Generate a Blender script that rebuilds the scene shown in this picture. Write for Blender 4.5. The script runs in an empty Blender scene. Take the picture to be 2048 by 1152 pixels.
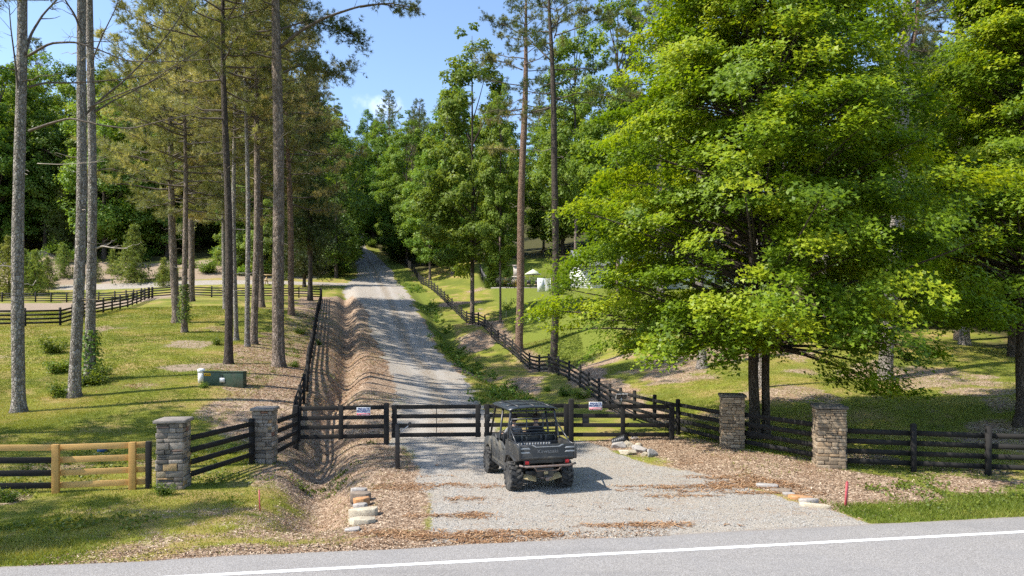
import bpy, bmesh, math, random
import numpy as np
from mathutils import Vector, Matrix
R = math.radians
rng = np.random.default_rng(11)
random.seed(11)
sc = bpy.context.scene
col = sc.collection
# ---------------------------------------------------------------- camera model (24 mm, level, shifted up)
F, CX, HY, CH = 1365.33, 1024.0, 670.0, 3.8
def P(px, py, d):
    return np.array([(px-CX)*d/F, d, CH+(HY-py)*d/F])
def smooth(a, b, x):
    t = np.clip((np.asarray(x, float)-a)/(b-a), 0, 1)
    return t*t*(3-2*t)
# ---------------------------------------------------------------- value noise in numpy
_tab = np.random.default_rng(5).random((256, 256))
def vnoise(x, y, s=1.0):
    x = np.asarray(x, float)/s+1000.0; y = np.asarray(y, float)/s+1000.0
    xi = np.floor(x).astype(int); yi = np.floor(y).astype(int)
    fx = x-xi; fy = y-yi
    fx = fx*fx*(3-2*fx); fy = fy*fy*(3-2*fy)
    g = lambda i, j: _tab[i & 255, j & 255]
    return (g(xi, yi)*(1-fx)+g(xi+1, yi)*fx)*(1-fy)+(g(xi, yi+1)*(1-fx)+g(xi+1, yi+1)*fx)*fy-0.5
def fbm(x, y, s=1.0, o=4):
    v = 0; a = 1.0
    for k in range(o):
        v = v+a*vnoise(np.asarray(x)+k*37.1, np.asarray(y)-k*11.7, s/2**k); a *= .5
    return v
# ---------------------------------------------------------------- terrain: thin plate through surveyed heights
RA = R(9.2); RU = np.array([math.cos(RA), math.sin(RA)]); RN = np.array([-math.sin(RA), math.cos(RA)])
def roadn(x, y): return x*RN[0]+y*RN[1]
def roadu(x, y): return x*RU[0]+y*RU[1]
ctrl = []
for px, py, d in [(40,825,27),(150,795,30),(180,760,33),(458,728,39),(557,735,38),(445,770,32),(370,665,51),(355,645,55),
    (505,690,46),(583,628,62),(523,613,67),(383,603,72),(99,654,50),(255,616,67),(306,596,80),(480,597,80),(620,598,81),
    (0,668,46),(0,615,82),(150,614,84),(110,620,70),(250,592,93),(280,578,100),(30,560,108),(350,540,112),(250,505,124),(60,500,128),(450,520,118),
    (880,800,40),(835,740,50),(812,700,60),(802,650,70),(775,600,88),(762,572,101),(747,540,120),(736,520,137),(725,500,158),(715,488,175),
    (1088,743,51),(985,677,66),(905,620,82),(842,566,107),(815,530,126),
    (1037,702,60),(1106,744,53),(945,647,75),(1000,646,69),(1100,600,82),(1060,580,92),(960,550,104),(900,535,112),(1200,640,64),(1300,610,80),
    (1420,735,43),(1320,695,50),(1520,775,35),(1770,757,38),(1950,800,30),(2018,858,26),(2048,700,48),(1600,600,90),(1400,590,92),(2000,600,85)]:
    ctrl.append(P(px, py, d))
for x, y, z in [(-60,-30,0),(0,-30,0),(60,-30,0),(-40,12,0),(-20,12,0),(0,12,0),(20,12,0),(40,14,0),(-80,0,0),(80,20,0),
    (-10.9,16.5,0),(-8.5,16.8,0),(-7.5,20.4,0),(-7.5,23.5,0),(-2.5,23.7,0),(2,24.1,0),(5.7,24.4,0.05),(6.3,25.6,0.05),(7.1,22.3,0),(9,19.4,0),(13.9,18.5,0),
    (-3,30,0),(-1,18,0),(3,19,0),(-25,20,.5),(-16,20,.35),(-34,24,1.2),(5.4,30,.0),(5.2,34,-.1),(25,20,.2),(12,24,.2),(20,26,.7),
    (-50,50,5),(-110,90,11.5),(-80,120,19),(-110,180,52),(-50,170,36),(-60,230,60),(0,230,52),(-20,190,37),(20,150,26),(40,120,19),(80,120,20),(100,70,9),
    (90,200,44),(160,200,45),(-180,180,55),(-180,80,12),(160,90,12),(-30,300,72),(100,300,66),(-150,300,80),(50,60,5.2),(30,45,2.8),(-44,32,1.8)]:
    ctrl.append(np.array([x, y, z], float))
ctrl = np.array(ctrl)
def _K(d2): return np.where(d2 < 1e-9, 0, d2*np.log(d2+1e-12)*.5)
_S = 50.0
_c = ctrl[:, :2]/_S; _n = len(_c)
_A = np.zeros((_n+3, _n+3))
_d2 = ((_c[:, None]-_c[None])**2).sum(-1)
_A[:_n, :_n] = _K(_d2)+np.eye(_n)*2e-4
_A[:_n, _n] = 1; _A[:_n, _n+1:] = _c; _A[_n, :_n] = 1; _A[_n+1:, :_n] = _c.T
_w = np.linalg.solve(_A, np.concatenate([ctrl[:, 2], np.zeros(3)]))
def tps(x, y):
    x = np.atleast_1d(np.asarray(x, float)).ravel()/_S; y = np.atleast_1d(np.asarray(y, float)).ravel()/_S
    out = np.empty(len(x))
    for i in range(0, len(x), 20000):
        a, b = x[i:i+20000], y[i:i+20000]
        d2 = (a[:, None]-_c[:, 0])**2+(b[:, None]-_c[:, 1])**2
        out[i:i+20000] = _K(d2)@_w[:_n]+_w[_n]+_w[_n+1]*a+_w[_n+2]*b
    return out
DY = np.array([10,17,23.6,32,40,50,60,70,88,101,120,137,158,175,200,240.])
DX = np.array([.8,-.6,-2.4,-3.3,-4.3,-6.6,-9.2,-11.6,-16.0,-19.2,-24.2,-28.8,-34.6,-39.8,-48,-62.])
def cx(y):
    y = np.asarray(y, float)
    return (np.interp(y-3, DY, DX)+np.interp(y, DY, DX)+np.interp(y+3, DY, DX))/3
LDY = np.array([13.2,14.5,16,18,21,24,30,40,60,95.])
LDX = np.array([-4.2,-4.3,-4.6,-5.1,-5.9,-6.6,-7.9,-9.7,-14.6,-23.2])
def off(x, y): return (np.asarray(x)-cx(y))*.97
def ground(x, y):
    x = np.asarray(x, float); y = np.asarray(y, float); shp = np.broadcast(x, y).shape
    x = np.broadcast_to(x, shp).ravel(); y = np.broadcast_to(y, shp).ravel()
    z = tps(x, y)
    n = roadn(x, y)
    # level building plot for house and terrace
    bw = smooth(-4.6, -2.4, x+.10*(y-97))*(1-smooth(36, 42, x))*smooth(91.5, 93.6, y)*(1-smooth(104, 108, y))
    z = z*(1-bw)+10.2*bw
    z = z*smooth(12.6, 16.5, n)
    o = off(x, y)
    # swale along the fence on the uphill-left side, running to the culvert
    ld = (x-np.interp(y, LDY, LDX))
    dep = .70*smooth(13.0, 14.6, y)*(1-smooth(88, 97, y))
    z = z-dep*np.exp(-(ld/.72)**2)
    # bank rising from the swale up to the crowned drive
    z = z+.45*smooth(24, 32, y)*(1-smooth(88, 108, y))*(1-smooth(3.1, 4.9, np.abs(o+.5)))
    # gully on the other side
    rd = o-4.7
    dep2 = (.25+.40*np.exp(-((y-68)/12)**2))*smooth(36, 46, y)*(1-smooth(80, 95, y))
    z = z-dep2*np.exp(-(rd/.85)**2)
    # mulch bank by the piers
    z = z+.22*np.exp(-(((x-6.9)/1.6)**2+((y-20.3)/2.6)**2))
    z = z+.09*fbm(x, y, 1.1, 3)*np.exp(-((o+4.6)/1.5)**2)*smooth(14, 18, y)
    z = z+.05*fbm(x, y, 2.2, 3)*smooth(12.8, 15, n)*(.35+.65*smooth(2.6, 4.2, np.abs(o)))
    z = z+.5*fbm(x, y, 14, 2)*smooth(95, 130, y)*smooth(4, 9, np.abs(o))
    z = np.where(n < 12.7, z-.02, z)
    return z.reshape(shp) if shp else float(z[0])
def G(x, y): return float(ground(np.array([x]), np.array([y]))[0])
def hit(px, py, lo=12, hi=260):
    ds = np.arange(lo, hi, .1)
    xs = (px-CX)*ds/F
    dz = (CH+(HY-py)*ds/F)-ground(xs, ds)
    k = np.where(dz <= 0)[0]
    d = ds[k[0]] if len(k) else hi
    x = (px-CX)*d/F
    return np.array([x, d, G(x, d)])
# ---------------------------------------------------------------- mesh building
class MB:
    def __init__(s): s.V = []; s.F = []; s.n = 0; s.var = []
    def add(s, V, Fs, mat=0, var=None):
        V = np.asarray(V, float).reshape(-1, 3)
        if not isinstance(Fs, list): Fs = [Fs]
        for f in Fs:
            f = np.asarray(f, int)
            s.F.append((f+s.n, np.full(len(f), mat)))
        s.V.append(V); s.n += len(V)
        s.var.append(np.broadcast_to(np.asarray(.5 if var is None else var, float), (len(V),)))
        return s
    def box(s, c, size, rot=None, mat=0, var=None, taper=1.0):
        h = np.asarray(size, float)/2
        V = np.array([[x, y, z] for z in (-1, 1) for y in (-1, 1) for x in (-1, 1)], float)
        V[4:, :2] *= taper
        V = V*h
        if rot is not None: V = V@np.asarray(rot).T
        return s.add(V+np.asarray(c, float), np.array([[0,2,3,1],[4,5,7,6],[0,1,5,4],[2,6,7,3],[0,4,6,2],[1,3,7,5]]), mat, var)
    def beam(s, a, b, w, h, mat=0, var=None, up=(0,0,1)):
        a = np.asarray(a, float); b = np.asarray(b, float); d = b-a; L = np.linalg.norm(d); d = d/L
        u = np.asarray(up, float); r = np.cross(d, u); r /= np.linalg.norm(r); u = np.cross(r, d)
        return s.box((a+b)/2, (w, L, h), np.stack([r, d, u], 1), mat, var)
    def tube(s, pts, rad, sides=8, mat=0, var=None, cap=True):
        pts = np.asarray(pts, float); n = len(pts); rad = np.broadcast_to(np.asarray(rad, float), (n,))
        t = np.gradient(pts, axis=0); t /= np.linalg.norm(t, axis=1)[:, None]+1e-12
        ref = np.array([0, 0, 1.]) if abs(t[0][2]) < .8 else np.array([1., 0, 0])
        u = np.cross(t, ref); u /= np.linalg.norm(u, axis=1)[:, None]+1e-12; v = np.cross(t, u)
        a = np.arange(sides)*2*math.pi/sides
        V = pts[:, None]+rad[:, None, None]*(np.cos(a)[None, :, None]*u[:, None]+np.sin(a)[None, :, None]*v[:, None])
        i = np.arange(n-1)[:, None]*sides; j = np.arange(sides)[None]; k = (j+1) % sides
        Q = np.stack([i+j, i+sides+j, i+sides+k, i+k], -1).reshape(-1, 4)
        Fs = [Q]
        if cap: Fs += [np.arange(sides)[None], (np.arange(sides)[::-1]+(n-1)*sides)[None]]
        return s.add(V.reshape(-1, 3), Fs, mat, var)
    def lathe(s, prof, sides=16, c=(0,0,0), axis='z', mat=0, var=None):
        a = np.arange(sides)*2*math.pi/sides; pr = np.asarray(prof, float); n = len(pr)
        V = np.stack([pr[:, :1]*np.cos(a), pr[:, :1]*np.sin(a), np.repeat(pr[:, 1:2], sides, 1)], -1)
        if axis == 'x': V = V[..., [2, 0, 1]]
        if axis == 'y': V = V[..., [1, 2, 0]]
        i = np.arange(n-1)[:, None]*sides; j = np.arange(sides)[None]; k = (j+1) % sides
        Q = np.stack([i+j, i+k, i+sides+k, i+sides+j], -1).reshape(-1, 4)
        return s.add(V.reshape(-1, 3)+np.asarray(c, float), [Q, np.arange(sides)[::-1][None], (np.arange(sides)+(n-1)*sides)[None]], mat, var)
    def prism(s, poly, a0, a1, axis='x', mat=0, var=None):
        """extrude a closed 2-D outline (list of (u,v)) along an axis from a0 to a1"""
        p = np.asarray(poly, float); n = len(p)
        def lay(a):
            z = np.full((n, 1), a)
            return {'x': np.hstack([z, p]), 'y': np.hstack([p[:, :1], z, p[:, 1:]]), 'z': np.hstack([p, z])}[axis]
        V = np.vstack([lay(a0), lay(a1)]); j = np.arange(n); k = (j+1) % n
        Q = np.stack([j, k, k+n, j+n], -1)
        return s.add(V, [Q, j[::-1][None], (j+n)[None]], mat, var)
    def mesh(s, name, mats, smooth_=False, attr=True):
        me = bpy.data.meshes.new(name)
        V = np.vstack(s.V).astype(np.float32)
        me.vertices.add(len(V)); me.vertices.foreach_set('co', V.ravel())
        li = np.concatenate([f.ravel() for f, m in s.F]).astype(np.int32)
        lt = np.concatenate([np.full(len(f), f.shape[1]) for f, m in s.F]).astype(np.int32)
        mi = np.concatenate([m for f, m in s.F]).astype(np.int32)
        me.loops.add(len(li)); me.loops.foreach_set('vertex_index', li)
        me.polygons.add(len(lt)); me.polygons.foreach_set('loop_start', np.concatenate([[0], np.cumsum(lt)[:-1]]).astype(np.int32))
        me.polygons.foreach_set('loop_total', lt)
        for m in (mats if isinstance(mats, (list, tuple)) else [mats]): me.materials.append(m)
        me.polygons.foreach_set('material_index', mi)
        if smooth_: me.polygons.foreach_set('use_smooth', np.ones(len(lt), bool))
        me.update(calc_edges=True)
        if attr:
            at = me.attributes.new('var', 'FLOAT', 'POINT'); at.data.foreach_set('value', np.concatenate(s.var).astype(np.float32))
        me.validate()
        return me
    def build(s, name, mats, parent=None, smooth_=False, bevel=0, recalc=False):
        me = s.mesh(name, mats, smooth_)
        if recalc:
            b = bmesh.new(); b.from_mesh(me); bmesh.ops.recalc_face_normals(b, faces=b.faces); b.to_mesh(me); b.free()
        o = link(name, me, parent)
        if bevel:
            m = o.modifiers.new('bevel', 'BEVEL'); m.width = bevel; m.segments = 2; m.limit_method = 'ANGLE'; m.angle_limit = R(40)
        return o
def link(name, data, parent=None, loc=None):
    o = bpy.data.objects.new(name, data); col.objects.link(o)
    if parent is not None: o.parent = parent
    if loc is not None: o.location = loc
    return o
def tag(o, label=None, cat=None, group=None, kind=None):
    if label: o['label'] = label
    if cat: o['category'] = cat
    if group: o['group'] = group
    if kind: o['kind'] = kind
    return o
def thing(name, label, cat, loc=(0,0,0), rz=0, group=None):
    o = link(name, None); o.location = loc; o.rotation_euler = (0, 0, rz)
    o.empty_display_size = .2
    return tag(o, label, cat, group)
def textmesh(name, s, size, mat, parent, loc, rot=(R(90),0,0), ext=.004, sx=1.0, bold=0.0):
    cu = bpy.data.curves.new(name, 'FONT'); cu.body = s; cu.size = size; cu.extrude = ext; cu.align_x = 'CENTER'; cu.align_y = 'CENTER'; cu.offset = bold
    t = bpy.data.objects.new(name+'_tmp', cu); col.objects.link(t)
    dg = bpy.context.evaluated_depsgraph_get(); me = bpy.data.meshes.new_from_object(t.evaluated_get(dg))
    bpy.data.objects.remove(t); bpy.data.curves.remove(cu)
    me.materials.clear(); me.materials.append(mat)
    o = link(name, me, parent, loc); o.rotation_euler = rot; o.scale = (sx, 1, 1)
    return o
# ---------------------------------------------------------------- materials
def newmat(name):
    m = bpy.data.materials.new(name); m.use_nodes = True
    nt = m.node_tree; nt.nodes.clear()
    out = nt.nodes.new('ShaderNodeOutputMaterial'); b = nt.nodes.new('ShaderNodeBsdfPrincipled')
    nt.links.new(b.outputs[0], out.inputs[0])
    return m, nt, b, out
class NT:
    """small helper for writing node graphs"""
    def __init__(s, nt): s.nt = nt
    def n(s, t, **k):
        x = s.nt.nodes.new(t)
        for a, v in k.items(): setattr(x, a, v)
        return x
    def put(s, sock, v):
        if isinstance(v, (int, float)): sock.default_value = v
        elif isinstance(v, (tuple, list)): sock.default_value = (*v, 1) if len(v) == 3 and sock.type == 'RGBA' else v
        else: s.nt.links.new(v, sock)
    def pos(s):
        return s.n('ShaderNodeNewGeometry').outputs['Position']
    def obj(s): return s.n('ShaderNodeTexCoord').outputs['Object']
    def scale(s, v, sc_):
        m = s.n('ShaderNodeMapping'); s.put(m.inputs[0], v); m.inputs['Scale'].default_value = sc_ if isinstance(sc_, tuple) else (sc_,)*3
        return m.outputs[0]
    def noise(s, v, scale, detail=4, rough=.55, out='Fac'):
        x = s.n('ShaderNodeTexNoise'); s.put(x.inputs['Vector'], v); x.inputs['Scale'].default_value = scale
        x.inputs['Detail'].default_value = detail; x.inputs['Roughness'].default_value = rough
        return x.outputs[out]
    def voro(s, v, scale, out='Color', feature='F1'):
        x = s.n('ShaderNodeTexVoronoi'); x.feature = feature; s.put(x.inputs['Vector'], v); x.inputs['Scale'].default_value = scale
        return x.outputs[out]
    def ramp(s, f, stops, interp='LINEAR'):
        x = s.n('ShaderNodeValToRGB'); s.put(x.inputs[0], f); cr = x.color_ramp; cr.interpolation = interp
        while len(cr.elements) < len(stops): cr.elements.new(.5)
        for e, (p, c) in zip(cr.elements, stops):
            e.position = p; e.color = (*c, 1) if not isinstance(c, (int, float)) else (c, c, c, 1)
        return x.outputs[0]
    def mix(s, f, a, b, mode='MIX'):
        x = s.n('ShaderNodeMix'); x.data_type = 'RGBA'; x.blend_type = mode
        s.put(x.inputs[0], f); s.put(x.inputs[6], a); s.put(x.inputs[7], b)
        return x.outputs[2]
    def math(s, op, a, b=0.0, c=None):
        x = s.n('ShaderNodeMath', operation=op); s.put(x.inputs[0], a); s.put(x.inputs[1], b)
        if c is not None: s.put(x.inputs[2], c)
        return x.outputs[0]
    def attr(s, name):
        x = s.n('ShaderNodeAttribute'); x.attribute_name = name
        return x.outputs['Fac']
    def step(s, v, a, b):
        x = s.n('ShaderNodeMapRange'); x.interpolation_type = 'SMOOTHSTEP'; s.put(x.inputs[0], v)
        x.inputs[1].default_value = a; x.inputs[2].default_value = b
        return x.outputs[0]
    def bump(s, h, dist=.02, strength=.6):
        x = s.n('ShaderNodeBump'); s.put(x.inputs['Height'], h); x.inputs['Distance'].default_value = dist; x.inputs['Strength'].default_value = strength
        return x.outputs[0]
def mat_plain(name, c, rough=.6, metal=0, spec=.5, var=.25, scale=6, dirt=None, dirt_amt=.5, bump=0, c2=None):
    m, nt, b, out = newmat(name); N = NT(nt); p = N.obj()
    f = N.noise(p, scale, 5, .6)
    lo = tuple(x*(1-var) for x in c); hi = tuple(min(1, x*(1+var)) for x in (c2 or c))
    cc = N.ramp(f, [(.3, lo), (.7, hi)])
    if dirt:
        d = N.noise(p, scale*.55, 6, .7)
        cc = N.mix(N.math('MULTIPLY', N.step(d, .45, .68), dirt_amt), cc, dirt)
    N.put(b.inputs['Base Color'], cc); b.inputs['Roughness'].default_value = rough; b.inputs['Metallic'].default_value = metal
    b.inputs['Specular IOR Level'].default_value = spec
    if bump: N.put(b.inputs['Normal'], N.bump(N.noise(p, scale*5, 4), bump, .6))
    return m
def mat_wood(name, lo, hi, grain=(2, 2, 30), rough=.75, knots=False, world=False):
    m, nt, b, out = newmat(name); N = NT(nt); p = N.pos() if world else N.obj()
    f = N.noise(N.scale(p, grain), 2.2, 6, .65); g = N.noise(p, 1.3, 3)
    cc = N.ramp(N.math('ADD', N.math('MULTIPLY', f, .6), N.math('MULTIPLY', g, .4)), [(.32, lo), (.68, hi)])
    if knots:
        k = N.voro(N.scale(p, (1, 1, 1)), 2.3, 'Distance')
        cc = N.mix(N.step(k, .05, .02), cc, tuple(x*.35 for x in lo))
    N.put(b.inputs['Base Color'], cc); b.inputs['Roughness'].default_value = rough
    N.put(b.inputs['Normal'], N.bump(f, .006, .5))
    return m
def mat_bark(name, lo, mid, hi, plates=7.0, squash=.28, bump=.03, lichen=None):
    m, nt, b, out = newmat(name); N = NT(nt); p = N.obj()
    q = N.scale(p, (1, 1, squash))
    w = N.mix(.08, q, N.noise(q, 6, 3, out='Color'))
    d = N.voro(w, plates, 'Distance', 'DISTANCE_TO_EDGE')
    c = N.voro(w, plates, 'Color')
    sep = N.n('ShaderNodeSeparateColor'); N.put(sep.inputs[0], c)
    cc = N.ramp(sep.outputs[0], [(0, mid), (.55, tuple((a+b2)/2 for a, b2 in zip(mid, hi))), (1, hi)])
    cc = N.mix(N.step(N.noise(p, 22, 4, .7), .35, .75), cc, mid)
    cc = N.mix(N.math('MULTIPLY', N.step(d, .07, .0), N.step(N.noise(p, 5, 3), .3, .6)), cc, lo)
    if lichen: cc = N.mix(N.math('MULTIPLY', N.step(N.noise(p, 1.7, 5, .7), .52, .66), .55), cc, lichen)
    N.put(b.inputs['Base Color'], cc); b.inputs['Roughness'].default_value = .9; b.inputs['Specular IOR Level'].default_value = .2
    h = N.math('ADD', N.step(d, 0, .22), N.math('MULTIPLY', N.noise(p, 30, 3), .35))
    N.put(b.inputs['Normal'], N.bump(h, bump, 1.0))
    return m
def mat_leaf(name, stops, trans=.35, rough=.5, hue=.02, val=.25, tint=(1.25, 1.15, .55), spec=.35):
    m, nt, b, out = newmat(name); N = NT(nt)
    cc = N.ramp(N.attr('var'), stops)
    hs = N.n('ShaderNodeHueSaturation'); oi = N.n('ShaderNodeObjectInfo').outputs['Random']
    N.put(hs.inputs['Hue'], N.math('MULTIPLY_ADD', oi, 2*hue, .5-hue))
    N.put(hs.inputs['Value'], N.math('MULTIPLY_ADD', N.math('FRACT', N.math('MULTIPLY', oi, 7.3)), 2*val, 1-val))
    N.put(hs.inputs['Color'], cc); cc = hs.outputs[0]
    N.put(b.inputs['Base Color'], cc); b.inputs['Roughness'].default_value = rough; b.inputs['Specular IOR Level'].default_value = spec
    t = N.n('ShaderNodeBsdfTranslucent'); N.put(t.inputs[0], N.mix(1.0, cc, tint, 'MULTIPLY'))
    mx = N.n('ShaderNodeMixShader'); mx.inputs[0].default_value = trans
    nt.links.new(b.outputs[0], mx.inputs[1]); nt.links.new(t.outputs[0], mx.inputs[2]); nt.links.new(mx.outputs[0], out.inputs[0])
    return m
M = {}
M['black_wood'] = mat_wood('black_stained_wood', (.006,.0053,.0046), (.016,.0135,.011), rough=.9, world=True)
M['new_wood'] = mat_wood('new_pine_wood', (.47,.255,.07), (.68,.415,.135), rough=.7, world=True)
M['post_wood'] = mat_wood('treated_pine_post', (.36,.19,.045), (.55,.31,.08), rough=.7, knots=True, world=True)
M['bark_grey'] = mat_bark('grey_pine_bark', (.035,.028,.022), (.17,.145,.12), (.45,.405,.355), 12, .55, .035, lichen=(.25,.25,.20))
M['bark_brown'] = mat_bark('brown_pine_bark', (.028,.020,.015), (.13,.10,.075), (.36,.28,.22), 11, .38, .03)
M['bark_dark'] = mat_bark('dark_bark', (.018,.014,.011), (.06,.047,.036), (.13,.105,.085), 16, .3, .02)
M['bark_red'] = mat_bark('reddish_pine_bark', (.045,.028,.02), (.17,.11,.075), (.36,.24,.17), 14, .38, .035)
M['twig'] = mat_plain('twig_wood', (.10,.078,.06), .9, var=.4)
M['twig_pale'] = mat_plain('pale_dead_twig', (.34,.29,.24), .9, var=.35)
# ================================================================= GROUND SHEET, ROAD
def axis_y():
    y = [-60, -40, -25, -12, 0, 6, 9]
    v = 10.5
    while v < 320: y.append(v); v += max(.11, .0052*v) if v < 120 else .0052*v*(1+(v-120)/60)
    return np.array(y)
def axis_x():
    a = [0.0]
    while a[-1] < 330: a.append(a[-1]+max(.13, .012*a[-1]))
    a = np.array(a); return np.concatenate([-a[:0:-1], a])
gy = axis_y(); gx = axis_x()
nx, ny = len(gx), len(gy)
GX, GY = np.meshgrid(gx, gy)
# let the columns follow the drive uphill so the banks stay crisp
GXs = GX+np.where(GY > 20, cx(np.clip(GY, 20, 240))+2.0, 0)*np.exp(-(GX/60)**2)
GZ = ground(GXs, GY)
me_b = MB()
i = np.arange(ny-1)[:, None]*nx; j = np.arange(nx-1)[None]
me_b.add(np.stack([GXs, GY, GZ], -1).reshape(-1, 3), np.stack([i+j, i+j+1, i+nx+j+1, i+nx+j], -1).reshape(-1, 4))
def poly_in(x, y, poly):
    p = np.asarray(poly, float); inside = np.zeros(np.shape(x), bool); n = len(p)
    for a in range(n):
        x1, y1 = p[a]; x2, y2 = p[(a+1) % n]
        c = ((y1 > y) != (y2 > y)) & (x < (x2-x1)*(y-y1)/((y2-y1) if y2 != y1 else 1e-9)+x1)
        inside ^= c
    return inside
def poly_sd(x, y, poly):
    p = np.asarray(poly, float); best = np.full(np.shape(x), 1e9); n = len(p)
    for a in range(n):
        q, r = p[a], p[(a+1) % n]; d = r-q; t = np.clip(((x-q[0])*d[0]+(y-q[1])*d[1])/(d@d), 0, 1)
        best = np.minimum(best, np.hypot(x-q[0]-t*d[0], y-q[1]-t*d[1]))
    return np.where(poly_in(x, y, poly), best, -best)
APRON = [(-4.3,24.6),(-3.2,21.5),(-2.4,18),(-1.9,14.3),(-1.7,12.2),(7.4,13.4),(6.7,14.8),(6.3,16.3),(5.3,18),(4.2,19.8),(3.0,23.2),(2.4,24.4)]
STRAWL = [(-13,30),(-11.5,24.5),(-8.0,21.5),(-6.9,18.6),(-5.6,16.6),(-5.0,14.4),(-5.4,12.9),(-1,12.6),(-1.3,16),(-2.2,19),(-3.6,24),(-2,36),(-4.5,50),(-9,75),(-20,92),(-26,82),(-20.5,64),(-18.8,50),(-17.8,42),(-14.5,34)]
MULCH = [(2.6,24.3),(4,20),(6.3,16.4),(6.8,14.6),(7.6,13.9),(9.6,15.2),(10.2,17.8),(9.4,19.6),(7.4,22.3),(6.3,25.3),(5.2,33),(3.5,46),(0,60),(-5,75),(-3.2,75.5),(1.8,61),(5.8,49),(7.3,36),(7.4,27),(6.2,25.4)]
def zones(x, y):
    """what lies on the ground: each value is a soft 0..1 coverage"""
    o = off(x, y); n = roadn(x, y)
    w1 = fbm(x, y, 1.6, 4); w2 = fbm(x, y, 5, 3)
    grav = smooth(-.35, .35, poly_sd(x, y, APRON)+w1*.45)
    hw = np.interp(y, [22, 40, 60, 90, 130, 180], [1.95, 2.2, 2.6, 2.9, 2.7, 2.3])
    hwl = np.interp(y, [22, 40, 58, 72, 85, 93, 103, 115, 130, 180], [1.95, 2.3, 2.9, 3.2, 4.0, 5.6, 5.0, 3.0, 2.7, 2.3])
    dr = smooth(-.6, .6, np.where(o < 0, hwl, hw)-np.abs(o)+w1*.7)*smooth(22, 24, y)
    grav = np.maximum(grav, dr)
    # side lane to the paddock
    lane = np.exp(-((y-(101+.02*(x+60)+.0012*(x+20)**2))/2.2)**4)*smooth(-19, -24, x)*(1-smooth(-62, -80, x))
    grav = np.maximum(grav, lane*.95)
    straw = smooth(-.7, .7, poly_sd(x, y, STRAWL)+w1*1.3)
    straw = np.maximum(straw, smooth(-.7, .7, poly_sd(x, y, MULCH)+w1*1.3))
    edge = smooth(1.0, .35, n-12.3+w1*.9)*smooth(-8.5, -6.0, x)*(1-smooth(6, 7, x))
    straw = np.maximum(straw, edge)
    for ax, ay, r in [(9.5,29.5,2.2),(13,33,3),(11,44,5.0),(14,46,4),(22,37,5),(21,28.5,2.4),(10.8,20.6,1.0),(12,16.9,1.8),(-12,16.1,1.2),(-15,30,.0)]:
        if r: straw = np.maximum(straw, .75*smooth(1.05, .35, np.hypot(x-ax, (y-ay)*.9)/r+w1*.7))
    patch = smooth(.22, .55, fbm(x+9, y, 4.5, 4)+.12)*.75*smooth(16, 20, y)
    straw = np.maximum(straw, patch*(1-smooth(95, 100, y)))
    straw = straw*np.where((o < -8.2) & (y > 24) & (x < -7.8), .62+.45*np.clip(w1+.15, -.6, .6), 1)
    straw = np.maximum(straw, .62*smooth(-.02, .4, fbm(x*.8+4, y*1.5, 1.5, 5)+.05)*(n < 17.5)*smooth(16.8, 15.6, n)*(x < -2)*(x > -22))
    # dry paddock and clay bank
    pad = smooth(-38, -42, x)*smooth(62, 66, y)*(1-smooth(88, 90, y))
    clay = np.maximum(.85*pad, (1-.75*smooth(-.05, .3, fbm(x, y, 7, 4)))*smooth(-28, -34, x)*smooth(103.5, 106, y+w2*3)*(1-smooth(115, 122, y+w2*8))*(1-smooth(-95, -110, x)))
    for px_, py_ in [(720, 900), (300, 905)]: pass
    clay = np.maximum(clay, .8*smooth(1, .4, np.hypot((x+16.5)/2.6, (y-37)/2.4)+w1*.7))
    clay = np.maximum(clay, .8*smooth(1, .5, np.hypot((x-(-21)), (y-45))/2.2+w1*.6))
    clay = np.maximum(clay, .75*smooth(1, .5, np.hypot((x-2.3)/1.5, (y-13.6)/.5)+w1*.7))
    lush = np.maximum(smooth(2.3, 1.2, n-12.4+w1*1.4)*np.where(x > 6.6, 1, smooth(-6.8, -8.0, x)), 0)
    lush = np.maximum(lush, smooth(1, .55, np.hypot((o-4.0)/2.2, (y-41)/6.5)+w1*.5))
    lush = np.maximum(lush, .85*smooth(2.1, 3.0, o+w1*.6)*(1-smooth(4.6, 6.4, o+w1))*smooth(54, 62, y)*(1-smooth(132, 150, y)))
    lush = np.maximum(lush, smooth(2, 8, x+.12*y-3)*smooth(52, 62, y+w2*6)*(1-smooth(112, 118, y))*smooth(6.6, 8.0, o))
    lush = lush*(1-grav)*np.where((x < 0) & (n < 17), .35+1.1*np.clip(w1+.3, 0, .6), 1)
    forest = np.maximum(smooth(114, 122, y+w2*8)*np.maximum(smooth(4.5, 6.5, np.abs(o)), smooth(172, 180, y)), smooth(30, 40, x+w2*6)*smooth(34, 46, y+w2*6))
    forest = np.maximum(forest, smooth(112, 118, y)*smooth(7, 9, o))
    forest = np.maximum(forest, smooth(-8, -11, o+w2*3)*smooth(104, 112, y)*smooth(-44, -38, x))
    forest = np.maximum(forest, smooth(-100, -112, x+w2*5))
    tr = np.exp(-((np.abs(o+.05+.15*w2)-.82)/.33)**2)*smooth(15, 20, y)*(1-smooth(150, 170, y)); md = np.exp(-((o+.05+.15*w2)/.42)**2)*smooth(24, 30, y)*(1-smooth(150, 170, y))
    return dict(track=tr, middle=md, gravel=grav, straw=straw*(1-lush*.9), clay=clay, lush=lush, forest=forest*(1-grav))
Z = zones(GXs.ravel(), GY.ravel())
m, nt, b, out = newmat('country_ground'); N = NT(nt); p = N.pos()
n1 = N.noise(p, .9, 5, .6); n2 = N.noise(p, 6, 5, .65); n3 = N.noise(p, 26, 4, .7); n4 = N.noise(p, .22, 4, .6)
brk = N.math('ADD', N.math('MULTIPLY', N.math('SUBTRACT', n2, .5), .9), N.math('MULTIPLY', N.math('SUBTRACT', n3, .5), .7))
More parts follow.
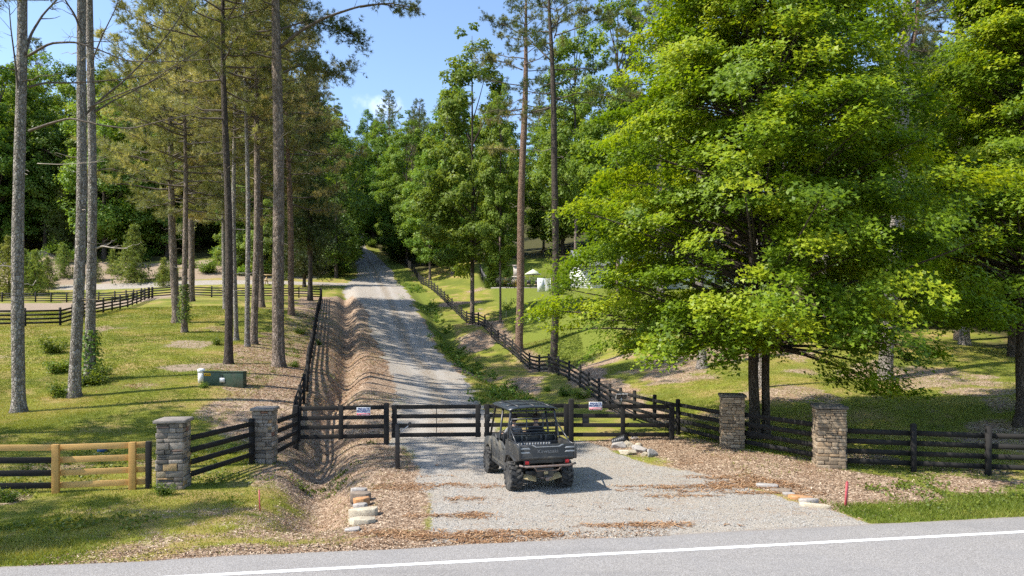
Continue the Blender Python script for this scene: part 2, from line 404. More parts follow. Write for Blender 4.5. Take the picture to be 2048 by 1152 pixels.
def msk(a, lo=.35, hi=.65): return N.step(N.math('ADD', N.attr('z_'+a), brk), lo, hi)
grass = N.ramp(n3, [(.25, (.10,.115,.014)), (.5, (.195,.205,.026)), (.78, (.31,.285,.06))])
grass = N.mix(N.step(N.math('ADD', n1, N.math('MULTIPLY', n4, .6)), .72, 1.0), grass, (.30,.22,.085))
grass = N.mix(N.step(n4, .55, .35), grass, (.12,.14,.022))
lushc = N.ramp(n3, [(.25, (.07,.09,.013)), (.5, (.135,.165,.022)), (.8, (.24,.235,.055))])
vc = N.voro(N.scale(p, (1, 1.4, 1)), 17, 'Color'); vs = N.n('ShaderNodeSeparateColor'); N.put(vs.inputs[0], vc)
strawc = N.ramp(vs.outputs[0], [(0, (.085,.055,.036)), (.35, (.22,.15,.097)), (.7, (.36,.26,.18)), (1, (.54,.43,.31))])
strawc = N.mix(N.math('MULTIPLY', N.step(n1, .4, .7), .55), strawc, N.ramp(n3, [(.3, (.13,.075,.045)), (.7, (.34,.20,.11))]))
gv = N.voro(p, 44, 'Color'); gs = N.n('ShaderNodeSeparateColor'); N.put(gs.inputs[0], gv)
gravc = N.ramp(gs.outputs[0], [(0, (.20,.178,.148)), (.4, (.28,.253,.215)), (.8, (.35,.322,.28)), (1, (.44,.41,.36))])
gravc = N.mix(N.math('MULTIPLY', N.step(N.math('ADD', N.math('MULTIPLY', n2, .5), N.math('MULTIPLY', N.noise(N.scale(p, (.5, 2.2, 1)), 1.1, 6, .7), .6)), .56, .74), .75), gravc, N.ramp(n3, [(.3, (.17,.085,.042)), (.7, (.33,.20,.115))]))
gravc = N.mix(N.math('MULTIPLY', N.step(n1, .62, .42), .3), gravc, (.31,.255,.19))
gravc = N.mix(N.math('MULTIPLY', N.attr('z_track'), N.math('MULTIPLY', n2, .7)), gravc, (.40,.375,.34))
gravc = N.mix(N.math('MULTIPLY', N.attr('z_middle'), N.step(n2, .42, .6)), gravc, (.21,.16,.105))
clayc = N.ramp(N.math('ADD', N.math('MULTIPLY', n2, .5), N.math('MULTIPLY', n3, .5)), [(.3, (.14,.105,.07)), (.5, (.27,.205,.145)), (.72, (.40,.32,.235))])
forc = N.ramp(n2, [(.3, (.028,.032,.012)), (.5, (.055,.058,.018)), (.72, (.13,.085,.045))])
c = grass
c = N.mix(msk('lush'), c, lushc)
c = N.mix(msk('straw'), c, strawc)
c = N.mix(msk('clay'), c, clayc)
c = N.mix(msk('gravel', .4, .6), c, gravc)
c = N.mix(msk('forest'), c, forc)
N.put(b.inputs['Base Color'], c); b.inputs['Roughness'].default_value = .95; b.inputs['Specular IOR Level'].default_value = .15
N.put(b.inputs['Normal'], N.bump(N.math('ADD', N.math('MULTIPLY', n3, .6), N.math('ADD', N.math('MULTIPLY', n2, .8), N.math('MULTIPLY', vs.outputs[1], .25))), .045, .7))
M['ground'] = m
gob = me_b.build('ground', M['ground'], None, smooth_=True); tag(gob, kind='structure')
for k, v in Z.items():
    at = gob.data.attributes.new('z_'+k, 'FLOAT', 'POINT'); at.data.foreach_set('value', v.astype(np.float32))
# ---- asphalt
m, nt, b, out = newmat('worn_asphalt'); N = NT(nt); p = N.pos()
a1 = N.noise(p, 70, 3, .7); a2 = N.noise(p, .7, 5, .6)
N2 = N.voro(p, 90, 'Color'); s2 = N.n('ShaderNodeSeparateColor'); N.put(s2.inputs[0], N2)
cc = N.ramp(s2.outputs[0], [(0, (.16,.148,.137)), (.6, (.255,.24,.224)), (1, (.365,.345,.325))])
cc = N.mix(N.math('MULTIPLY', N.step(a2, .4, .7), .3), cc, (.20,.195,.195))
cc = N.mix(N.math('MULTIPLY', N.step(N.noise(N.scale(p, (.25, 1.6, 1)), .9, 5, .65), .5, .7), .28), cc, (.15,.143,.138))
ua = N.attr('var')
cc = N.mix(N.math('MULTIPLY', N.step(N.math('ADD', ua, N.math('MULTIPLY', a1, .5)), .95, 1.3), .6), cc, (.25,.19,.14))
crk = N.voro(N.scale(N.mix(.12, p, N.noise(p, 2, 4, out='Color')), (.35, .6, 1)), .8, 'Distance', 'DISTANCE_TO_EDGE')
cc = N.mix(N.math('MULTIPLY', N.step(crk, .004, .0), .2), cc, (.07,.065,.06))
N.put(b.inputs['Base Color'], cc); b.inputs['Roughness'].default_value = .85; b.inputs['Specular IOR Level'].default_value = .3
N.put(b.inputs['Normal'], N.bump(a1, .006, .7)); M['asphalt'] = m
us = np.arange(-90, 90.1, .22); ns = np.array([3.5, 5, 7, 9, 10.2, 11, 11.5, 12.0, 12.25, 12.5])
UU, NN = np.meshgrid(us, ns)
edge = .16*fbm(us, us*0, 1.5, 4)+.10*vnoise(us, us*0+3, 5)
NN = NN+np.where(NN > 12.1, 1, 0)*(edge[None]*(NN-12.0)/.5)
ex = UU*RU[0]+NN*RN[0]; ey = UU*RU[1]+NN*RN[1]
ez = np.full_like(ex, .0)+.012-.045*(NN-11.5 > .95+edge[None])
rb = MB(); nu = len(us); i = np.arange(len(ns)-1)[:, None]*nu; j = np.arange(nu-1)[None]
rb.add(np.stack([ex, ey, ez], -1).reshape(-1, 3), np.stack([i+j, i+j+1, i+nu+j+1, i+nu+j], -1).reshape(-1, 4), var=((NN-11.5)/1.0).ravel())
ro = rb.build('road', M['asphalt']); tag(ro, kind='structure')
mk = MB(); m, nt, b, out = newmat('worn_road_paint'); N = NT(nt)
wn = N.noise(N.pos(), 34, 5, .7)
N.put(b.inputs['Base Color'], N.mix(N.step(wn, .62, .74), N.ramp(N.noise(N.pos(), 3, 4), [(.3, (.62,.62,.60)), (.7, (.8,.8,.78))]), (.33,.325,.32))); b.inputs['Roughness'].default_value = .7; M['paint'] = m
us2 = np.arange(-88, 88, .3); q = len(us2)
wig = .012*vnoise(us2, us2*0, 1.0)
L = []
for nn in (11.33, 11.455):
    n_ = nn+wig*(1 if nn > 11.4 else -1)
    L.append(np.stack([us2*RU[0]+n_*RN[0], us2*RU[1]+n_*RN[1], np.full(q, .0165)], -1))
j = np.arange(q-1)
mk.add(np.vstack(L), np.stack([j, j+1, j+1+q, j+q], -1))
mo = mk.build('road_marking', M['paint']); tag(mo, kind='structure')
# ================================================================= FENCES
BH = (.24, .53, .82, 1.11)
def resample(pts, sp):
    p = np.asarray(pts, float); s = np.concatenate([[0], np.cumsum(np.hypot(*np.diff(p, axis=0).T))])
    k = max(1, int(round(s[-1]/sp))); t = np.linspace(0, s[-1], k+1)
    return np.stack([np.interp(t, s, p[:, 0]), np.interp(t, s, p[:, 1])], 1)
_post = MB(); _post.box((0, 0, .5), (.125, .125, 1.64)); _post.box((0, 0, 1.33), (.125, .125, .02), taper=.8)
POST = _post.mesh('fence_post', M['black_wood'])
def fence(label, pts, sp=2.44, side=1, first=True, last=True, hs=BH, bw=.14, posts=True, maxb=96, group='black board fences', zoff=0.0):
    q = resample(pts, sp); z = ground(q[:, 0], q[:, 1])+zoff
    root = thing('board_fence', label, 'fence', (q[0, 0], q[0, 1], z[0]), 0, group)
    o0 = np.array([q[0, 0], q[0, 1], z[0]])
    for k in range(len(q)):
        if (k == 0 and not first) or (k == len(q)-1 and not last): continue
        d = q[min(k+1, len(q)-1)]-q[max(k-1, 0)]
        a = math.atan2(d[1], d[0])
        po = link('post', POST, root, (q[k, 0]-o0[0], q[k, 1]-o0[1], z[k]-o0[2])); po.rotation_euler = (random.uniform(-.012, .012), random.uniform(-.012, .012), a)
    nb = 0; rest = MB()
    for r, h in enumerate(hs):
        k = 0; st = 2 if r % 2 == 0 else 1
        while k < len(q)-1:
            e = min(k+st, len(q)-1); st = 2
            mb = MB()
            for a_, b_ in zip(range(k, e), range(k+1, e+1)):
                d = (q[b_]-q[a_])/np.linalg.norm(q[b_]-q[a_]); nrm = np.array([-d[1], d[0]])*side*.078
                A = np.array([*(q[a_]+nrm), z[a_]+h+random.uniform(-.006, .006)])-o0; B = np.array([*(q[b_]+nrm), z[b_]+h+random.uniform(-.006, .006)])-o0
                mb.beam(A, B, .026, bw)
            if nb < maxb: mb.build('board', M['black_wood'], root)
            else:
                for V, (f, mi) in zip(mb.V, mb.F): pass
                off_ = rest.n
                rest.V += mb.V; rest.var += mb.var; rest.F += [(f+off_, mi) for f, mi in mb.F]; rest.n += mb.n
            nb += 1; k = e
    if rest.n: tag(rest.build('far_boards', M['black_wood'], root), kind='stuff')
    return root
XY = lambda px, py, **k: tuple(hit(px, py, **k)[:2])
# long fence that climbs beside the drive on the house side
fence('long black board fence climbing the hill between drive and house lawn', [(6.2,25.5),(5.35,31),(5.0,36),(4.2,43),(2.4,51),(-1.9,66),(-7.1,82),(-14.4,107),(-19.5,125)], side=1)
fence('black board fence running uphill above the swale and striped by its own shadow', [(-7.5,23.55),(-8.3,26.3),(-9.9,33),(-11.9,40),(-15.9,55),(-19.7,70),(-23.0,82.5)], side=1)
fence('black board fence crossing the yard in front of the gravel side lane', [(-42.9,81.5),(-35,80.6),(-23.2,82.6)], side=-1)
fence('black paddock fence slanting down from the corner past the twin pine trunks', [(-42.9,81.3),(-38,67.5),(-33.6,50.5),(-40,47.5),(-52,48)], side=1)
fence('farthest black paddock fence below the clay bank and cedars', [(-43.4,81.7),(-50,87.5),(-66,91),(-95,90)], side=-1)
fence('short black fence sloping between the two stone piers beside the new wood', [(-8.15,17.2),(-7.72,19.85),(-7.66,20.1)], sp=2.6, side=-1, first=False, last=True, hs=(.30,.60,.90,1.20))
fence('short black fence from the upper ditch-side pier to the gate line corner', [(-7.25,20.9),(-7.45,23.4)], sp=2.6, side=-1, first=False, last=False, hs=(.30,.60,.90,1.20))
fence('black fence from the gate line down to the first pier by the maple', [(6.2,25.45),(7.0,22.7)], sp=2.8, side=1, first=False, last=False)
fence('shaded black fence between the two piers under the maple', [(7.45,22.1),(8.75,19.75)], sp=2.7, side=1, first=False, last=False)
fence('shaded black fence from the lower maple pier along the road', [(9.35,19.2),(11.1,18.95),(12.75,18.55),(14.6,18.1),(17.5,17.4),(20,17)], sp=1.7, side=1, first=True, hs=(.22,.50,.78,1.06))
# ---- repaired fence by the road: new pine boards among old black ones
R0 = np.array([-10.96, 16.4, 0.]); R1 = np.array([-9.3, 16.73, 0.]); R2 = np.array([-8.96, 16.83, 0.])
dd = (R1-R0)/np.linalg.norm(R1-R0); nb_ = np.array([-dd[1], dd[0], 0])*.085
RL = [R0-dd*2.5*k for k in (4, 3, 2, 1)]
rep = thing('repaired_fence', 'roadside fence with new honey pine boards replacing black ones', 'fence', tuple(R0))
def zz(p, h): return np.array([p[0], p[1], G(p[0], p[1])+h])
for pt in RL+[R0, R1]:
    pb = MB(); g = G(pt[0], pt[1]); pb.box((pt[0]-R0[0], pt[1]-R0[1], g+.44), (.155, .10, 1.46), rot=Matrix.Rotation(math.atan2(dd[1], dd[0]), 3, 'Z'))
    pb.build('post', M['post_wood'], rep, bevel=.008)
pb = MB(); pb.box(tuple(R2-R0+np.array([0, 0, .47])), (.12, .11, 1.42), rot=Matrix.Rotation(math.atan2(dd[1], dd[0]), 3, 'Z')); tag(pb.build('post', M['black_wood'], rep, bevel=.006), 'old black end post against the pier')
for k, h in enumerate((.17, .47, .78, 1.08)):
    for a_, b_ in list(zip(RL, RL[1:]+[R0]))+[(R0, R1), (R1, R2)]:
        new = k == 3 or a_ is R0 or a_ is R1
        bb = MB(); bb.beam(zz(a_, h)+nb_-R0+dd*.004, zz(b_, h)+nb_-R0-dd*.004, .03, .145)
        bb.build('board', M['new_wood'] if new else M['black_wood'], rep, bevel=.004)
# ================================================================= STONE PIERS
m, nt, b, out = newmat('stacked_stone'); N = NT(nt); p = N.obj(); v_ = N.attr('var')
cc = N.ramp(v_, [(0, (.10,.086,.07)), (.3, (.20,.17,.136)), (.6, (.27,.222,.17)), (.9, (.35,.30,.245)), (.945, (.40,.27,.12)), (.965, (.21,.08,.05)), (1, (.22,.18,.14))])
cc = N.mix(N.math('MULTIPLY', N.step(N.noise(p, 9, 5, .7), .4, .72), .5), cc, (.06,.057,.055))
N.put(b.inputs['Base Color'], cc); b.inputs['Roughness'].default_value = .9; N.put(b.inputs['Normal'], N.bump(N.noise(p, 24, 5, .7), .02, .9)); M['stone'] = m
m, nt, b, out = newmat('warm_stacked_stone'); N = NT(nt); p = N.obj(); v_ = N.attr('var')
cc = N.ramp(v_, [(0, (.14,.105,.07)), (.4, (.26,.195,.125)), (.8, (.36,.28,.19)), (1, (.30,.20,.11))])
cc = N.mix(N.math('MULTIPLY', N.step(N.noise(p, 9, 5, .7), .4, .72), .45), cc, (.10,.08,.06))
N.put(b.inputs['Base Color'], cc); b.inputs['Roughness'].default_value = .9; N.put(b.inputs['Normal'], N.bump(N.noise(p, 24, 5, .7), .02, .9)); M['stone_warm'] = m
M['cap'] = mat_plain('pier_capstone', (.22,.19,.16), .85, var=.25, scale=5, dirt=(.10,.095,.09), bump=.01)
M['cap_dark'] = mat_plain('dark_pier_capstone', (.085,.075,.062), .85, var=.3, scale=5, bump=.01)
M['mortar'] = mat_plain('pier_mortar', (.055,.05,.046), .95)
def pier(label, x, y, w, h, rz, seed, mt='stone', cap='cap', course=(.085, .19)):
    r = random.Random(seed); z0 = G(x, y)-.12
    t = thing('stone_pier', label, 'pier', (x, y, z0), rz, 'stone gate piers')
    core = MB(); core.box((0, 0, h/2+.04), (w-.07, w-.07, h-.06), mat=1); z = 0.0
    H0 = h-.07
    while z < H0-.01:
        hh = min(r.uniform(*course), H0-z)
        if H0-z-hh < .05: hh = H0-z
        for side in range(4):
            u = -w/2
            while u < w/2-.001:
                L = r.uniform(.13, .40)
                if w/2-u-L < .09: L = w/2-u
                dp = .055+r.uniform(-.012, .030); g = .006
                c = np.array([u+L/2, -w/2+.03-dp/2+.02, z+hh/2]); sz = (L-2*g, dp, hh-2*g)
                if r.random() < .25 and hh > .1:
                    parts = [(c[2]-hh/4, hh/2), (c[2]+hh/4, hh/2)]
                else: parts = [(c[2], hh)]
                for cz, ph in parts:
                    rot = np.array(Matrix.Rotation(side*math.pi/2, 3, 'Z'))
                    cv = rot@np.array([c[0], c[1]-r.uniform(0, .008), cz])
                    V = np.array([[sx, sy, s_] for s_ in (-1, 1) for sy in (-1, 1) for sx in (-1, 1)], float)*np.array([sz[0], sz[1], ph-2*g])/2
                    V += np.array([[r.uniform(-.006, .006) for _ in range(3)] for _ in range(8)])
                    core.add(V@rot.T+cv, np.array([[0,2,3,1],[4,5,7,6],[0,1,5,4],[2,6,7,3],[0,4,6,2],[1,3,7,5]]), 0, r.random()**1.0)
                u += L
        z += hh
    core.build('stone_shaft', [M[mt], M['mortar']], t, bevel=.007)
    cp = MB(); cw = w+.13; cp.box((0, 0, h-.02), (cw, cw, .075)); cp.box((0, 0, h+.026), (cw-.015, cw-.015, .016), taper=.9)
    cp.build('capstone', M[cap], t, bevel=.012)
    return t
pier('grey stacked-stone pier at the end of the repaired pine fence', -8.42, 17.0, .61, 1.80, R(9), 3)
pier('grey stone pier with one rusty block beside the ditch', -7.42, 20.5, .56, 1.76, R(4), 8)
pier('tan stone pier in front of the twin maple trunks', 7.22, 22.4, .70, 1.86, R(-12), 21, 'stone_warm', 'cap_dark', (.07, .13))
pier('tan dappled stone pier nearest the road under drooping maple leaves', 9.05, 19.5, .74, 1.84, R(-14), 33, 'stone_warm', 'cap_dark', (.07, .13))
# ================================================================= GATE LINE
def gl(px):                                   # a point on the gate line under an image column
    y = 23.9
    for _ in range(6): x = (px-CX)*y/F; y = 23.97+.066*(x+1)
    return np.array([x, y, 0.])
def zat(pt, py): return CH+(HY-py)*pt[1]/F
def gate_panel(name, label, cat, pxa, pxb, za, zb, battens, group=None, stile=True, thin=None):
    A, B_ = gl(pxa), gl(pxb); d = (B_-A)/np.linalg.norm(B_-A); n_ = np.array([-d[1], d[0], 0]); ang = math.atan2(d[1], d[0])
    t = thing(name, label, cat, tuple(A), 0, group)
    for h0, h1 in zip(za, zb):
        b_ = MB(); b_.beam(np.array([0, 0, h0]), B_-A+np.array([0, 0, h1]), .032, .145); b_.build('rail', M['black_wood'], t, bevel=.004)
    for f, w, lo, hi in battens:
        b_ = MB(); c = (B_-A)*f-n_*.034
        b_.box((c[0], c[1], (lo+hi)/2), (w, .034, hi-lo), rot=Matrix.Rotation(ang, 3, 'Z')); b_.build('stile', M['black_wood'], t, bevel=.004)
    if thin:
        b_ = MB(); c = (B_-A)*thin+n_*.02; b_.box((c[0], c[1], .8), (.022, .022, 1.1)); b_.build('rod', M['black_wood'], t)
    return t, A, B_, d, n_
ZL = [1.255, .92, .60, .27]; ZL2 = [1.29, .955, .63, .295]
gate_panel('fence_panel', 'fixed black rail panel spanning the ditch beside the gate', 'fence panel', 592, 772, ZL, ZL2, [(.03, .15, .12, 1.33), (.50, .16, .19, 1.36)])
GLF, A1, B1, d1, n1_ = gate_panel('gate_leaf', 'closed black gate leaf left of the utility vehicle with a thin middle rod', 'gate', 783, 962, [1.29, .965, .64, .315], [1.29, .965, .64, .315], [(.035, .17, .22, 1.37), (.965, .17, .22, 1.37)], 'driveway gate leaves', thin=.5)
gate_panel('gate_leaf', 'black gate leaf half hidden behind the utility vehicle', 'gate', 968, 1138, [1.29, .965, .64, .315], [1.30, .975, .65, .325], [(.035, .17, .22, 1.37), (.965, .17, .22, 1.37)], 'driveway gate leaves', thin=.5)
PR = gate_panel('fence_panel', 'fixed black rail panel under the small solar panel', 'fence panel', 1147, 1343, [1.28, .94, .61, .27], [1.24, .90, .57, .24], [(.50, .16, .14, 1.33)])
for px, lab, h in [(592, 'black corner post where the gate line meets the swale fence', 1.36), (773, 'black gate post nearest the keypad stand', 1.42), (1142, 'black gate post rising just behind the utility vehicle bed', 1.52), (1343, 'black end post of the gate line near the mulch', 1.34)]:
    pt = gl(px); g = G(pt[0], pt[1]); b_ = MB(); b_.box((0, 0, (h-g)/2-.2), (.17, .17, h-g+.4)); b_.box((0, 0, h-g+.012), (.17, .17, .024), taper=.7)
    o = b_.build('gate_post', M['black_wood'], None, bevel=.008); o.location = (pt[0], pt[1]-.02, g); o.rotation_euler = (0, 0, R(4)); tag(o, lab, 'post', 'posts of the gate line')
# ---- signs
M['sign_white'] = mat_plain('sign_white', (.80,.80,.79), .45, var=.04)
M['sign_blue'] = mat_plain('sign_blue', (.02,.04,.19), .5, var=.05)
M['sign_red'] = mat_plain('sign_red', (.62,.035,.055), .5, var=.06)
M['steel'] = mat_plain('galvanised_steel', (.42,.42,.42), .4, .8, var=.15)
def sign(px, py, label):
    pt = gl(px); z = zat(pt, py)
    t = thing('warning_sign', label, 'sign', (pt[0], pt[1]-.075, z), R(4), 'private property signs')
    w, h = .47, .285
    b_ = MB(); b_.box((0, 0, 0), (w, .006, h)); b_.build('panel', M['sign_white'], t, bevel=.002)
    b_ = MB(); b_.box((0, -.0045, -h*.335), (w*.94, .003, h*.25)); band = b_.build('band', M['sign_red'], t)
    textmesh('lettering', 'PRIVATE', .098, M['sign_blue'], t, (0, -.0055, h*.30), sx=1.12, ext=.002, bold=.0035)
    textmesh('lettering', 'PROPERTY', .098, M['sign_blue'], t, (0, -.0055, h*.015), sx=1.0, ext=.002, bold=.0035)
    textmesh('lettering', 'NO TRESPASSING', .052, M['sign_white'], band, (0, -.0085, -h*.335), sx=.92, ext=.002, bold=.001)
    return t
sign(728, 822.5, 'private property sign on the rails over the ditch')
sign(1190.5, 811.5, 'private property sign on the rails near the solar panel')
# ---- small solar panel on its bracket
M['pv'] = mat_plain('solar_cells', (.012,.016,.035), .12, var=.3)
M['alu'] = mat_plain('aluminium_frame', (.62,.62,.63), .4, .4, var=.06)
pt = gl(1243); z = zat(pt, 793)
t = thing('solar_panel', 'small solar panel on a bracket above the gate line', 'solar panel', (pt[0], pt[1]-.02, z), R(6))
rx = np.array(Matrix.Rotation(R(38), 3, 'X'))
b_ = MB(); b_.box((0, 0, 0), (.42, .03, .26), rot=rx)
b_.build('frame', M['alu'], t, bevel=.004)
b_ = MB()
for a in range(6):
    for c in range(3): b_.box(rx@np.array([-.157+a*.063, -.0165, -.075+c*.075]), (.058, .004, .069), rot=rx)
b_.build('cells', M['pv'], t)
b_ = MB(); b_.tube([(0, .02, -.05), (0, .05, -.16), (0, .05, -.32)], .018, 8); b_.build('bracket', M['steel'], t)
# ---- gate opener box and arm
pt = gl(1172); b_ = MB(); b_.box((0, 0, 0), (.24, .12, .30)); b_.box((0, 0, .155), (.26, .14, .02))
o = b_.build('control_box', mat_plain('dark_control_box', (.02,.02,.022), .5), None, bevel=.01); o.location = (pt[0], pt[1]+.12, .78); tag(o, 'dark gate opener box mounted behind the rails by the sign', 'control box')
# ---- keypad stand
kp = hit(795, 938); t = thing('keypad_stand', 'dark square post with a gooseneck keypad arm before the gate', 'keypad stand', tuple(kp))
mk_ = mat_plain('dark_painted_post', (.022,.018,.015), .6, var=.3)
b_ = MB(); b_.box((0, 0, .53), (.115, .115, 1.42)); b_.box((0, 0, 1.25), (.125, .125, .03)); b_.build('post', mk_, t, bevel=.008)
b_ = MB(); b_.tube([(.04, 0, .98), (.09, -.01, 1.05), (.17, -.02, 1.11), (.27, -.03, 1.19), (.33, -.03, 1.24)], .017, 8); b_.build('arm', M['steel'], t, smooth_=True)
b_ = MB(); b_.box((.36, -.04, 1.28), (.085, .07, .11)); b_.build('keypad', mat_plain('keypad_housing', (.02,.02,.022), .4), t, bevel=.008)
# ================================================================= UTILITY BOXES, STAKES, STONES
M['ugreen'] = mat_plain('utility_green_paint', (.03,.062,.033), .55, var=.18, dirt=(.10,.09,.06), scale=3)
M['ugreen_top'] = M['ugreen']
gb = hit(450, 771); t = thing('utility_box', 'long low green steel utility box with a yellow warning sticker on the lawn', 'utility box', tuple(gb), R(-4))
gw = gb[1]/F; Wb, Hb, Db = 82*gw, 27*gw, 15*gw
b_ = MB(); b_.box((0, 0, Hb/2-.06), (Wb, Db, Hb+.12)); b_.build('cabinet', M['ugreen'], t, bevel=.012)
b_ = MB(); b_.box((0, 0, Hb+.02), (Wb+.05, Db+.05, .04)); b_.build('lid', M['ugreen'], t, bevel=.012)
b_ = MB(); b_.box((-.05, -Db/2-.012, Hb*.45), (.015, .02, Hb*.8)); b_.build('door_seam', mat_plain('dark_seam', (.015,.02,.014), .7), t)
b_ = MB(); b_.box((-Wb*.40, -Db/2-.004, Hb*.83), (.33, .004, .13)); st = b_.build('warning_sticker', mat_plain('yellow_sticker', (.75,.42,.01), .5, var=.1), t)
b_ = MB()
for q in range(3): b_.box((-Wb*.40-.09+q*.09, -Db/2-.0075, Hb*.83), (.055, .003, .045))
b_.build('printing', mat_plain('black_print', (.02,.02,.02), .5), st)
b_ = MB(); b_.box((-.04, -Db/2-.004-.02, Hb*.42), (.24, .004, .2)); st = b_.build('data_label', M['sign_white'], t)
b_ = MB()
for q in range(3): b_.box((-.04, -Db/2-.0275, Hb*.42+.05-q*.05), (.17, .002, .014))
b_.build('printing', mat_plain('grey_print', (.15,.15,.15), .5), st)
pp = hit(402.5, 765); t = thing('cable_pedestal', 'round white plastic cable pedestal beside the green utility box', 'pedestal', tuple(pp))
r_ = 6.6*pp[1]/F; h_ = 27*pp[1]/F
b_ = MB(); b_.lathe([(r_*.92, -.1), (r_*.92, h_*.78)], 18); b_.build('post', mat_plain('aged_white_plastic', (.70,.69,.64), .5, var=.08), t, smooth_=False)
b_ = MB(); b_.lathe([(r_*1.05, h_*.74), (r_*1.08, h_*.94), (r_*.95, h_*1.0), (r_*.5, h_*1.03)], 18); b_.build('cap', M['sign_white'], t)
M['stake'] = mat_plain('red_stake_paint', (.38,.06,.065), .55, var=.2, scale=20)
for px, py, top, lab in [(1691, 1016, 966, 'red survey stake standing in the mulch near the flagstones'), (520, 1024, 982, 'thin red survey stake in the weeds by the ditch')]:
    g = hit(px, py, lo=12.8); hgt = (py-top)*g[1]/F; w_ = .06 if px > 1000 else .028
    b_ = MB(); b_.box((0, 0, hgt/2-.1), (w_, .022, hgt+.2)); b_.prism([(-w_/2, hgt), (w_/2, hgt), (0, hgt+.03)], -.011, .011, 'y')
    o = b_.build('survey_stake', M['stake'], None); o.location = tuple(g); o.rotation_euler = (R(2), R(-2 if px < 1000 else 3), R(15)); tag(o, lab, 'stake', 'red survey stakes')
bl = hit(203, 899); t = MB(); t.lathe([(.0, .0), (.17, .0), (.185, .03), (.16, .12), (.10, .19), (.03, .215), (.0, .22)], 18)
o = t.build('ball', mat_plain('blue_vinyl', (.02,.07,.17), .4, var=.15), None, smooth_=True); o.location = (-12.6, 21.0, G(-12.6, 21.0)); tag(o, 'blue round cover sitting on the lawn behind the pine boards', 'cover'); o.name = 'round_cover'; o.scale = (.8, .8, 1.1)
def rock_mesh(seed, L, W, T, flat=False, sub=2):
    r = np.random.default_rng(seed); b = bmesh.new(); bmesh.ops.create_icosphere(b, subdivisions=sub+1, radius=1)
    pl = [(v/np.linalg.norm(v), r.uniform(.42, .8)) for v in r.normal(size=(11, 3))]
    for v in b.verts:
        c = np.array(v.co)
        for nn, dd_ in pl:
            s = c@nn
            if s > dd_: c = c-nn*(s-dd_)
        if flat: c[2] = np.clip(c[2], -.45, .45)/.45*.62
        c += r.normal(size=3)*.012
        v.co = c*np.array([L, W, T])/1.25
    me = bpy.data.meshes.new('rock'); b.to_mesh(me); b.free(); return me
def slab_mesh(seed, L, W, T):
    r = random.Random(seed); n = r.randint(6, 8); mb = MB(); pts = []
    for k in range(n):
        a = 2*math.pi*k/n+r.uniform(-.22, .22); q = 1/max(abs(math.cos(a)), abs(math.sin(a)))*r.uniform(.84, 1.0); q = min(q, 1.25)
        pts.append((math.cos(a)*q*L/2, math.sin(a)*q*W/2))
    mb.prism(pts, 0, T, 'z'); return mb.mesh('slab', [])
M['rock_cream'] = mat_plain('cream_limestone', (.44,.38,.28), .9, var=.35, scale=9, dirt=(.24,.18,.11), bump=.015)
M['rock_grey'] = mat_plain('grey_fieldstone', (.34,.31,.28), .9, var=.35, scale=9, dirt=(.14,.11,.09), bump=.015)
M['rock_rust'] = mat_plain('rusty_sandstone', (.42,.21,.085), .9, var=.35, scale=9, dirt=(.28,.26,.22), bump=.015)
M['rock_brown'] = mat_plain('brown_sandstone', (.20,.155,.115), .9, var=.3, scale=9, bump=.015)
def rock(px, py, L, W, T, mt, lab, rz, seed, slab=False, sink=.25, grp=None, lift=0):
    g = hit(px, py, lo=12.8)
    me = slab_mesh(seed, L, W, T) if slab else rock_mesh(seed, L, W, T)
    me.materials.append(M[mt])
    o = link('flagstone' if slab else 'rock', me, None, (g[0], g[1], g[2]+(-.03 if slab else T*.5-T*sink)+lift)); o.rotation_euler = (R(random.uniform(-5, 5)), R(random.uniform(-5, 5)), R(rz))
    mo_ = o.modifiers.new('bevel', 'BEVEL'); mo_.width = .012; mo_.segments = 2
    tag(o, lab, 'stone', grp); return o
H_ = 'stones of the culvert headwall'
hw_ = [(725,1044,.52,.34,.16,'rock_cream','white-topped flat slab lowest in the culvert stone row',4), (727,1028,.62,.30,.20,'rock_cream','long cream block in the culvert stone row',8),
       (722,1014,.34,.22,.16,'rock_grey','small pale block above the long cream one at the culvert',-6), (723,1006,.40,.26,.20,'rock_rust','orange-stained block in the middle of the culvert row',3),
       (721,996,.46,.30,.22,'rock_brown','brown block just above the orange one at the culvert',-8), (717,983,.40,.26,.16,'rock_grey','grey rounded block topmost in the culvert stone row',5), (706,1060,.30,.22,.12,'rock_grey','small broken stones at the foot of the culvert row',20)]
for k, (px, py, L, W, T, mt, lab, rz) in enumerate(hw_):
    y = 5187/(py-670); x = (px-CX)*y/F
    for q in range(2):
        if q and k == 6: continue
        me = slab_mesh(70+k*3+q, L*(1.0 if q else 1.08), W*1.05, T*1.0); me.materials.append(M[mt])
        g = G(x-.15, y)
        o = link('rock', me, None, (x, y, max(-.08, G(x+.3, y)-.10)-q*.19)); o.rotation_euler = (R(random.uniform(-4, 4)), R(random.uniform(-6, 6)), R(rz)); tag(o, lab if not q else 'lower course stone under the '+lab.split(' in ')[0].split(' above ')[0].split(' just ')[0].split(' topmost ')[0].split(' lowest ')[0], 'stone', H_)
        mo_ = o.modifiers.new('bevel', 'BEVEL'); mo_.width = .012; mo_.segments = 2
